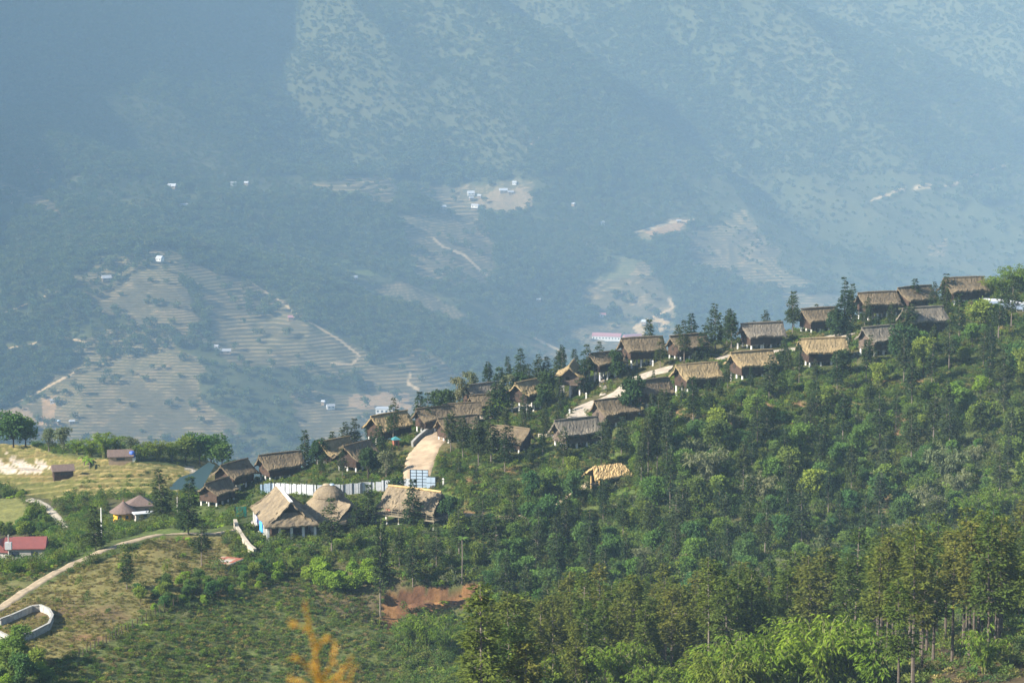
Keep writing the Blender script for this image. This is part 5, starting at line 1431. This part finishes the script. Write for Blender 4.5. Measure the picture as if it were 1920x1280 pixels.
PLACES2 = [('left of the dark blue green hollow',1330,905),('above the gully',1300,860),('tall on the dark hollow\'s right side',1425,935),('just below the bare brown bank',1375,800),('highest of the right hand group',1770,900),('in the right hand group, lower left',1740,960),('at the right end of the slope',1800,930),('standing low above the near wood, right',1660,1075),('standing low above the near wood, middle',1480,1085),('next to the low middle clump',1430,1095),('in the lower right of the slope',1700,1020),('at the mouth of the gully',1300,1110),('leaning over the gully\'s left side',1200,1060),('beside the lime green bushes',1830,870),('in the middle of the slope\'s foot',1545,1045)]
def place_name(u, v, table):
    return min(table, key=lambda t: (t[1]-u)**2 + (1.4*(t[2]-v))**2)[0]
def forest(n, xr, yr, poly, r, kinds, name, label, group, cat='tree', pn=('trunk', 'crown'), srange=(.8, 1.2), dlim=(0, 999), most=300, hut_r=5.5, dens=None, sink=.1, hide=40, table=None):
    x, y, z, u, v = scatter(n, *xr, *yr)
    ok = inpoly(u, v, poly) & (y > dlim[0]) & (y < dlim[1]) & clear_of_things(x, y, u, v, hut_r, 12)
    if dens is not None: ok &= dens(x, y, u, v) > RNG.random(n)
    for hu_, hv_, _, hs_, _, _ in HUTS:
        ok &= ~((np.abs(u-hu_) < 56) & (v > hv_+20) & (v < hv_+50+hide))
    for bx in ((455,700,950,1075),(690,850,930,1060),(1090,1190,880,985), (392,455,1025,1105), (1490,1580,560,650)):
        ok &= ~((u > bx[0]) & (u < bx[1]) & (v > bx[2]) & (v < bx[3]))
    idx = np.where(ok)[0]; x, y, z, u, v = x[idx], y[idx], z[idx], u[idx], v[idx]
    k = spaced(x, y, r, used)[:most]
    for i in k:
        me = kinds[rt.randrange(len(kinds))]; s = rt.uniform(*srange)
        o = plant(name, me, pn, (x[i], y[i], z[i]-sink), s*rt.uniform(.88, 1.12), rt.uniform(0, 6.28), label + (' ' + place_name(u[i], v[i], table) if table else ''), cat, group, s)
        used.append((x[i], y[i]))
    print(group, len(k))
NEARPOLY = [(880,1300),(960,1235),(1080,1212),(1200,1188),(1400,1155),(1600,1095),(1760,1025),(1930,935),(2100,935),(2100,1420),(880,1500)]
# lime bamboo in front of the near wood
ORD = 'first second third fourth fifth sixth seventh eighth ninth tenth eleventh twelfth thirteenth fourteenth fifteenth'.split()
LB = sorted([1050,1105,1160,1225,1330,1385,1440,1500,1545,1590,1640,1480,1585,1420,1350])
for i, (u, v, s) in enumerate([(1050,1310,.85),(1105,1290,.95),(1160,1310,.9),(1225,1330,.75),(1330,1310,.95),(1385,1325,1.0),(1440,1325,1.05),(1500,1310,1.05),(1545,1310,1.1),(1590,1300,1.1),(1640,1300,1.05),(1480,1275,.9),(1585,1262,.95),(1420,1290,.9),(1350,1345,.9)]):
    x, y, z = hits([(u, v)], 150, 330)[0]
    plant('bamboo_clump', BAMBOO[i % 3], ('culms', 'foliage'), (x, y, z-.2), s*1.12, rt.uniform(0, 6), ORD[LB.index(u)] + ' lime green bamboo clump from the left at the foot of the view', 'bamboo', 'lime green bamboo at the foot of the view', s)
    used += [(x, y), (x+1.6, y), (x-1.6, y), (x, y+1.6), (x, y-1.6)]
for (u, v, s), lab in zip([(1845,1262,.75),(1870,985,.95),(1820,990,.8),(1610,1105,.7),(1570,1112,.6),(1470,1160,.6),(1420,1150,.55),(800,1225,.95),(835,1240,.85),(770,1215,.7),(1300,1180,.6)],
   ['bright bush of bamboo alone on the brown bank at the lower right corner','bright green bamboo above the dark trunks at the right','second bright green bamboo left of the one above the dark trunks','yellowish bamboo crown rising above the olive conifers','yellowish bamboo crown left beside the first yellowish one','smaller yellow green bamboo in the wood farther left','small yellow green bamboo at the left end of the wood','feathery olive bamboo directly below the bare orange scar','second feathery bamboo right below the bare orange scar','low feathery bamboo at the left foot of the bare orange scar','green bamboo in the gully between the slopes']):
    x, y, z = hits([(u, v)], 170, 480)[0]
    plant('bamboo_clump', BAMBOO[rt.randrange(3)], ('culms', 'foliage'), (x, y, z-.2), s, rt.uniform(0, 6), lab, 'bamboo'); used.append((x, y))
GB = [(1330,915,1.25),(1300,870,.95),(1425,945,.95),(1375,800,.6),(1770,905,1.1),(1740,965,1.0),(1800,935,.85),(1660,1075,.6),(1480,1085,.65),(1430,1095,.6),(1700,1020,.7),(1300,1110,.7),(1200,1060,.6),(1830,870,.7),(1545,1045,.6)]
for i, ((u, v, s), (x, y, z)) in enumerate(zip(GB, hits([(q[0], q[1]) for q in GB], 330, 470))):
    plant('bamboo_clump', GREYBAM[i % 2], ('culms', 'foliage'), (x, y, z-.2), s, rt.uniform(0, 6), 'grey green drooping bamboo clump ' + place_name(u, v, PLACES2), 'bamboo', 'grey bamboo on the wooded slope', s); used.append((x, y))
forest(12000, (-8, 66), (186, 330), NEARPOLY, 3.3, OLIVE, 'pine_tree', 'tall olive pine', 'tall pines of the near wood', table=WOODS, srange=(.72, 1.02), dlim=(186, 330), most=175,
       dens=lambda x, y, u, v: np.where((v > 1140) & (u > 1660), .0, np.where((u > 1000) & (u < 1690) & (y < 249), .0, np.where(u < 1000, .5, 1.))))
forest(4000, (30, 62), (190, 262), [(1660,1140),(2000,1090),(2000,1245),(1800,1262),(1720,1330),(1600,1330)], 2.7, DARKTRUNKS, 'pine_tree', 'tall bare trunked pine', 'bare trunked pines in the dark gap', srange=(.8, 1.0), most=52, table=GAP)
forest(6000, (-25, 100), (325, 470), SLOPE, 5.2, CONIFERS[:1]+CONIFERS[3:5], 'conifer', 'slender dark conifer', 'conifers on the wooded slope', table=PLACES, srange=(.8, 1.15), most=118,
       dens=lambda x, y, u, v: np.where(u < 1350, .9, .6))
forest(9000, (-25, 100), (325, 470), SLOPE, 3.6, BROAD, 'broadleaf_tree', 'bushy green broadleaf tree', 'broadleaf trees on the wooded slope', table=PLACES, srange=(.42, 1.05), most=240, dens=lambda x, y, u, v: np.where(v < 790, .25, .9))
forest(2500, (0, 100), (360, 470), [(1700,790),(1760,720),(1850,720),(1850,840),(1740,880),(1660,880)], 3.2, BRIGHT, 'broadleaf_tree', 'lime green bush on the upper right of the wooded slope', 'lime green bushes on the slope', srange=(.7, 1.1), most=26)
forest(2500, (-40, 30), (330, 430), [(440,1068),(520,1040),(620,1035),(705,1040),(705,1110),(590,1115),(560,1075),(450,1095)], 2.2, BRIGHT[:1], 'broadleaf_tree', 'lime green leafy bush below the large hall', 'lime bushes below the large hall', srange=(.65, 1.1), most=56)
forest(5000, (-25, 100), (330, 470), SLOPE, 4.5, BRIGHT, 'broadleaf_tree', 'lime green young tree', 'scattered lime trees on the slope', table=PLACES, srange=(.45, .9), most=40, dens=lambda x, y, u, v: .5+0*u)
forest(5000, (-30, 40), (360, 440), [(590,1010),(860,990),(1060,940),(1250,850),(1310,960),(1250,1150),(960,1240),(870,1120),(700,1090),(610,1070)], 4.2, CONIFERS, 'conifer', 'dark conifer of the stand below the halls,', 'conifers below the halls', srange=(.7, 1.05), most=70, table=PLACES, hide=60)
forest(4000, (-80, 75), (462, 500), [(560,830),(700,760),(880,700),(1130,640),(1400,590),(1700,520),(1850,500),(1850,560),(1600,610),(1400,650),(1150,720),(950,770),(800,810),(600,880)], 3.4, CONIFERS, 'conifer', 'small crest conifer', 'conifers on the crest', table=PLACES4, srange=(.6, 1.0), most=48, hut_r=5.0, hide=0)
forest(6000, (-80, 95), (425, 480), [(600,890),(700,830),(860,850),(930,790),(1150,720),(1450,640),(1700,590),(1780,580),(1760,640),(1500,720),(1150,860),(900,900),(760,930)], 4.2, CONIFERS, 'conifer', 'slim dark conifer', 'conifers between the huts', table=PLACES3, srange=(.45, .8), most=46, hut_r=4.6, hide=16)
forest(1500, (-110, -30), (400, 480), [(60,1075),(150,1020),(330,985),(420,960),(440,980),(320,998),(250,1005),(150,1040),(60,1090)], 2.6, BROAD+GREY[2:], 'broadleaf_tree', 'low bushy tree in the hedge above the dirt path', 'hedge trees along the dirt path', srange=(.3, .55), most=34)
forest(1500, (-110, -40), (440, 520), [(0,960),(110,930),(140,990),(110,1010),(0,1010)], 2.6, BROAD, 'broadleaf_tree', 'low dark bushy tree between the stone track and the red roofs', 'bushes beside the stone track', srange=(.35, .6), most=20)
forest(4000, (-70, 0), (340, 420), [(240,1122),(330,1090),(420,1068),(470,1048),(600,1022),(610,1062),(440,1118),(300,1152)], 2.2, [BROAD[0], BRIGHT[0], BROAD[3]], 'broadleaf_tree', 'low green bush in the hedge along the lower edge of the meadow', 'bushes along the meadow edge', srange=(.3, .55), most=60)
forest(1500, (-80, 0), (300, 350), [(-40,1220),(95,1235),(95,1300),(-40,1320)], 2.6, BROAD+BRIGHT[1:], 'broadleaf_tree', 'dark leafy tree at the lower left corner below the white stone wall', 'trees at the lower left corner', srange=(.5, .8), most=14)
forest(2600, (-60, 70), (440, 520), [(560,800),(1130,640),(1400,590),(1420,640),(1200,700),(1000,800),(850,830),(600,890)], 5.0, CONIFERS+BROAD[:2], 'broadleaf_tree', 'small dark tree among the huts of the spur', 'small trees among the huts', srange=(.35, .65), most=40, hut_r=6.5)

# --- ground cover that nobody could count: one object each, instanced by geometry nodes
def cover_object(name, x, y, z, s, rot, variants, mat_names, seedname):
    me = bpy.data.meshes.new(name)
    me.vertices.add(len(x)); me.vertices.foreach_set('co', np.stack([x, y, z], 1).ravel())
    for an, val in (('size', s), ('turn', rot)):
        a = me.attributes.new(an, 'FLOAT', 'POINT'); a.data.foreach_set('value', np.asarray(val, np.float32))
    o = bpy.data.objects.new(name, me); C.objects.link(o); o['kind'] = 'stuff'
    coll = bpy.data.collections.new(seedname)
    for i, v in enumerate(variants): coll.objects.link(bpy.data.objects.new(seedname + '_leafage', v))
    ng = bpy.data.node_groups.new(name, 'GeometryNodeTree')
    ng.interface.new_socket('Geometry', in_out='INPUT', socket_type='NodeSocketGeometry'); ng.interface.new_socket('Geometry', in_out='OUTPUT', socket_type='NodeSocketGeometry')
    N, L = ng.nodes, ng.links
    gi, go = N.new('NodeGroupInput'), N.new('NodeGroupOutput')
    iop = N.new('GeometryNodeInstanceOnPoints'); ci = N.new('GeometryNodeCollectionInfo')
    ci.inputs['Collection'].default_value = coll; ci.inputs['Separate Children'].default_value = True; ci.inputs['Reset Children'].default_value = True
    iop.inputs['Pick Instance'].default_value = True
    rv = N.new('FunctionNodeRandomValue'); rv.data_type = 'INT'
    rv.inputs[4].default_value = 0; rv.inputs[5].default_value = len(variants)-1
    a1 = N.new('GeometryNodeInputNamedAttribute'); a1.data_type = 'FLOAT'; a1.inputs[0].default_value = 'size'
    a2 = N.new('GeometryNodeInputNamedAttribute'); a2.data_type = 'FLOAT'; a2.inputs[0].default_value = 'turn'
    cx = N.new('ShaderNodeCombineXYZ'); L.new(a2.outputs[0], cx.inputs[2])
    cs = N.new('ShaderNodeCombineXYZ')
    for i in range(3): L.new(a1.outputs[0], cs.inputs[i])
    mp = N.new('GeometryNodeMeshToPoints')
    L.new(gi.outputs[0], mp.inputs[0]); L.new(mp.outputs[0], iop.inputs['Points'])
    L.new(ci.outputs[0], iop.inputs['Instance']); L.new(rv.outputs[2], iop.inputs['Instance Index'])
    L.new(cx.outputs[0], iop.inputs['Rotation']); L.new(cs.outputs[0], iop.inputs['Scale']); L.new(iop.outputs[0], go.inputs[0])
    md = o.modifiers.new('cover', 'NODES'); md.node_group = ng
    return o
def shrub_cover():
    x, y, z, u, v = scatter(115000, -120, 118, 196, 600)
    n = fbm(x/14+3, y/14, 3)
    d = np.full(len(x), .55)
    village = (v < 905) & (u < 1180) & (y > 425) | (v < 740)
    d = np.where(village, .22, d)
    d = np.where(inpoly(u, v, SLOPE), .85, d)
    d = np.where(inpoly(u, v, NEARPOLY) & (y < 315), .35, d)
    d = np.where((u > 1620) & (v > 1120) & (y < 262), .03, d)
    low = (u < 740) & (v > 1075) & (y < 400)
    d = np.where(low, .06, d)
    d = np.where(inpoly(u, v, MEADOW) & (y < 425), .035, d)
    d = np.where(inpoly(u, v, SCAR), .02, d); d = np.where((v > 795) & (v < 872) & (u < 430) & (y > 545), .8, d)
    d *= sstep(-.75, -.05, n)*1.1
    for su, sv, ru, rv in SOIL_SPOTS:
        d *= np.where((np.hypot((u-su)/ru, (v-sv)/rv) < 1) & (y > 300), .12, 1)
    ok = (RNG.random(len(x)) < d) & clear_of_things(x, y, u, v, 4.4, -2) & (u > -60) & (u < 1990)
    x, y, z, u, v = (q[ok] for q in (x, y, z, u, v))
    s = RNG.uniform(.45, 1.0, len(x)) * np.where((v < 740) | ((v < 905) & (u < 1180)), .55, 1.0) * np.where((u < 740) & (v > 1075), .7, 1)
    near_h = np.min(np.hypot(x[:,None]-HX[None], y[:,None]-HY[None]), 1)
    s *= np.where(near_h < 6.5, .5, 1)
    print('undergrowth', len(x))
    cover_object('undergrowth', x, y, z-.1, s, RNG.uniform(0, 6.28, len(x)), SHRUBS[:4]*2 + SHRUBS[4:], None, 'shrub')
    x, y, z, u, v = scatter(170000, -95, 112, 190, 520)
    n = fbm(x/7+3, y/7, 3)
    m = (((u < 760) & (v > 1060)) | ((u > 440) & (u < 1000) & (v > 990)) | (inpoly(u, v, MEADOW)) | (inpoly(u, v, [(380,1000),(480,1000),(480,1090),(380,1090)]))) & (y < 425)
    d = np.where(m, .95, .0); d = np.where((v < 960) & (y > 415) & (u > 380), .55, d); d = np.where((y < 305) & (u > 1500), np.where((u > 1620) & (v > 1120) & (y < 262), .30, .6), d); d = np.where(inpoly(u, v, PADDY2) | inpoly(u, v, PADDY), .05, d)
    d *= sstep(-.85, .05, n)
    ok = (RNG.random(len(x)) < d) & (u > -60) & ~inpoly(u, v, SCAR)
    for l, w in ROADS_PX: ok &= polydist(u, v, l) > w-3
    ok &= np.min(np.hypot(x[:,None]-HX[None], y[:,None]-HY[None]), 1) > 3.2
    mead = inpoly(u + 14*n, v + 10*n, MEADOW) & (y < 425)
    weed = ok & ~mead & (u < 760) & (v > 1060)
    cover_object('weeds', x[weed], y[weed], z[weed]-.05, RNG.uniform(.3, .8, weed.sum()), RNG.uniform(0, 6.28, weed.sum()), [LOW[i] for i in (1, 3, 0, 1, 3, 2)], None, 'weed')
    g = ok & ~mead & ~weed; print('grass', g.sum(), (ok & mead).sum())
    nearh = np.min(np.hypot(x[g][:,None]-HX[None], y[g][:,None]-HY[None]), 1) < 6.
    cover_object('grass', x[g], y[g], z[g]-.05, RNG.uniform(.5, 1.25, g.sum())*np.where(nearh, .5, 1.)*np.where((u[g] < 760) & (v[g] > 1060), .68, 1.), RNG.uniform(0, 6.28, g.sum()), [LOW[1], LOW[3], LOW[1], LOW[3], LOW[0]], None, 'tuft')
    g = (ok & mead) | (inpoly(u, v, PADDY) & (y > 455) & (RNG.random(len(x)) < .25) & clear_of_things(x, y, u, v, 4, 0)*0 > 0)
    cover_object('meadow_grass', x[g], y[g], z[g]-.08, RNG.uniform(.3, .62, g.sum()), RNG.uniform(0, 6.28, g.sum()), LOW[0:3:2], None, 'meadow tuft')
shrub_cover()
def far_forest():
    n = 230000
    y = RNG.uniform(1180, 2620, n)*VS; x = RNG.uniform(-.27, .27, n)*(y+40)
    z = base_height(x, y); u, v, t, st = masks_far(x, y, z)
    a = fbm(x/(107*VS)+8, y/(140*VS), 4); b = fbm(x/(40*VS), y/(40*VS), 3)
    d = sstep(-.12, .16, a + .45*b)*.95
    spur = inpoly(u, v, [(345,470),(470,520),(600,560),(690,670),(660,750),(560,770),(600,830),(760,770),(900,720),(990,690),(930,620),(800,560),(640,525),(480,470)]) 
    d = np.where((v > 330) & (v < 640) & (u > 450) & (u < 1500), d*.62, d)
    d = np.where(spur, .85, d)
    d = np.where(inpoly(u, v, [(0,420),(180,440),(190,490),(120,560),(0,590)]), .95, d)
    d = np.where(inpoly(u, v, [(0,650),(110,640),(160,700),(60,740),(0,770)]), .8, d)
    d = np.where(t > 0, .02 + .22*(b > .24), d)
    for l, w in FAR_TRACKS: d *= sstep(3, 7, polydist(u, v, l))
    for q in FARH: d *= np.where((np.abs(u-q[0]) < 9) & (v > q[1]-8) & (v < q[1]+14), 0, 1)
    d *= np.where((np.abs(u-1160) < 50) & (v > 615) & (v < 665), .05, 1)
    rg = ridge_field(x/VS, y/VS)
    d = np.where(v < 330, np.clip(d*.5 + .75*sstep(.75, .15, rg + .4*b), .66, .95), np.maximum(d, .14*(t == 0)))
    ok = (RNG.random(n) < d) & (v > -80)
    x, y = x[ok], y[ok]; z = height(x, y); print('far wood', len(x))
    s = VS/1.5*RNG.uniform(.5, 1.3, len(x))*np.where(y > 2050*VS, 1.45, 1.0)
    s *= np.where(y > 1900*VS, .55 + .45*sstep(.8, .1, ridge_field(x/VS, y/VS) + .4*fbm(x/(40*VS), y/(40*VS), 3)), 1.)
    cover_object('far_wood', x, y, z-.4, s, RNG.uniform(0, 6.28, len(x)), FARTREES, None, 'far tree')
far_forest()

# ------------------------------------------------------------------ golden grass plume close to the lens
def plume():
    x, y, z = P(607, 1400, 3.9)
    gz_ = gz(x, y)
    o = empty('grass_plume', (x, y, gz_), 0); tag(o, 'blurred golden grass plume close in front, lower middle of the view', 'grass plume')
    def px(u, v, D): return Vector(P(u, v, D)) - Vector((x, y, gz_))
    st = MB()
    st.tube([(0,0,-.05), px(606,1400,3.9), px(604,1300,3.9), px(596,1260,3.9), px(590,1220,3.9), px(580,1170,3.9), px(570,1128,3.9)], [.005,.004,.003,.0025,.002,.0015,.001], 6)
    spikes = [((604,1290),(566,1238),(548,1232)),((604,1282),(622,1240),(628,1205)),((604,1292),(640,1262),(662,1228)),((606,1290),(648,1288),(664,1250)),((604,1300),(560,1275),(541,1272)),((590,1225),(604,1200),(616,1196)),((582,1180),(560,1172),(545,1170)),((600,1270),(588,1248),(582,1244)),((606,1300),(632,1290),(640,1262))]
    fl = []
    for i, sp in enumerate(spikes):
        D = 3.9 + .12*math.sin(i*2.1)
        pts = [px(u, v, 3.9 + (D-3.9)*k/2) for k, (u, v) in enumerate(sp)]
        st.tube(pts, [.002,.0015,.001], 5); fl.append(pts)
    fl.append([px(590,1220,3.9), px(580,1172,3.9), px(570,1126,3.9)]); fl.append([px(603,1290,3.9), px(597,1262,3.9), px(588,1215,3.9)])
    st.build('stalk', 'golden grass', o)
    rng = np.random.default_rng(5)
    for k, pts in enumerate(fl):
        n = 24; t = rng.random(n); p = np.array([tuple(pts[0].lerp(pts[1], a*2) if a < .5 else pts[1].lerp(pts[2], a*2-1)) for a in t])
        p += rng.normal(0, .0013, (n, 3)); d = np.array(tuple((pts[2]-pts[0]).normalized()))[None] + rng.normal(0, .7, (n, 3))
        q = mobj('spikelet', cards('spikelet', 'golden grass', p, d, rng.normal(size=(n, 3)), rng.uniform(.006, .012, n), rng.uniform(.0025, .0045, n), rng.uniform(.3, .9, n)), o)
plume()
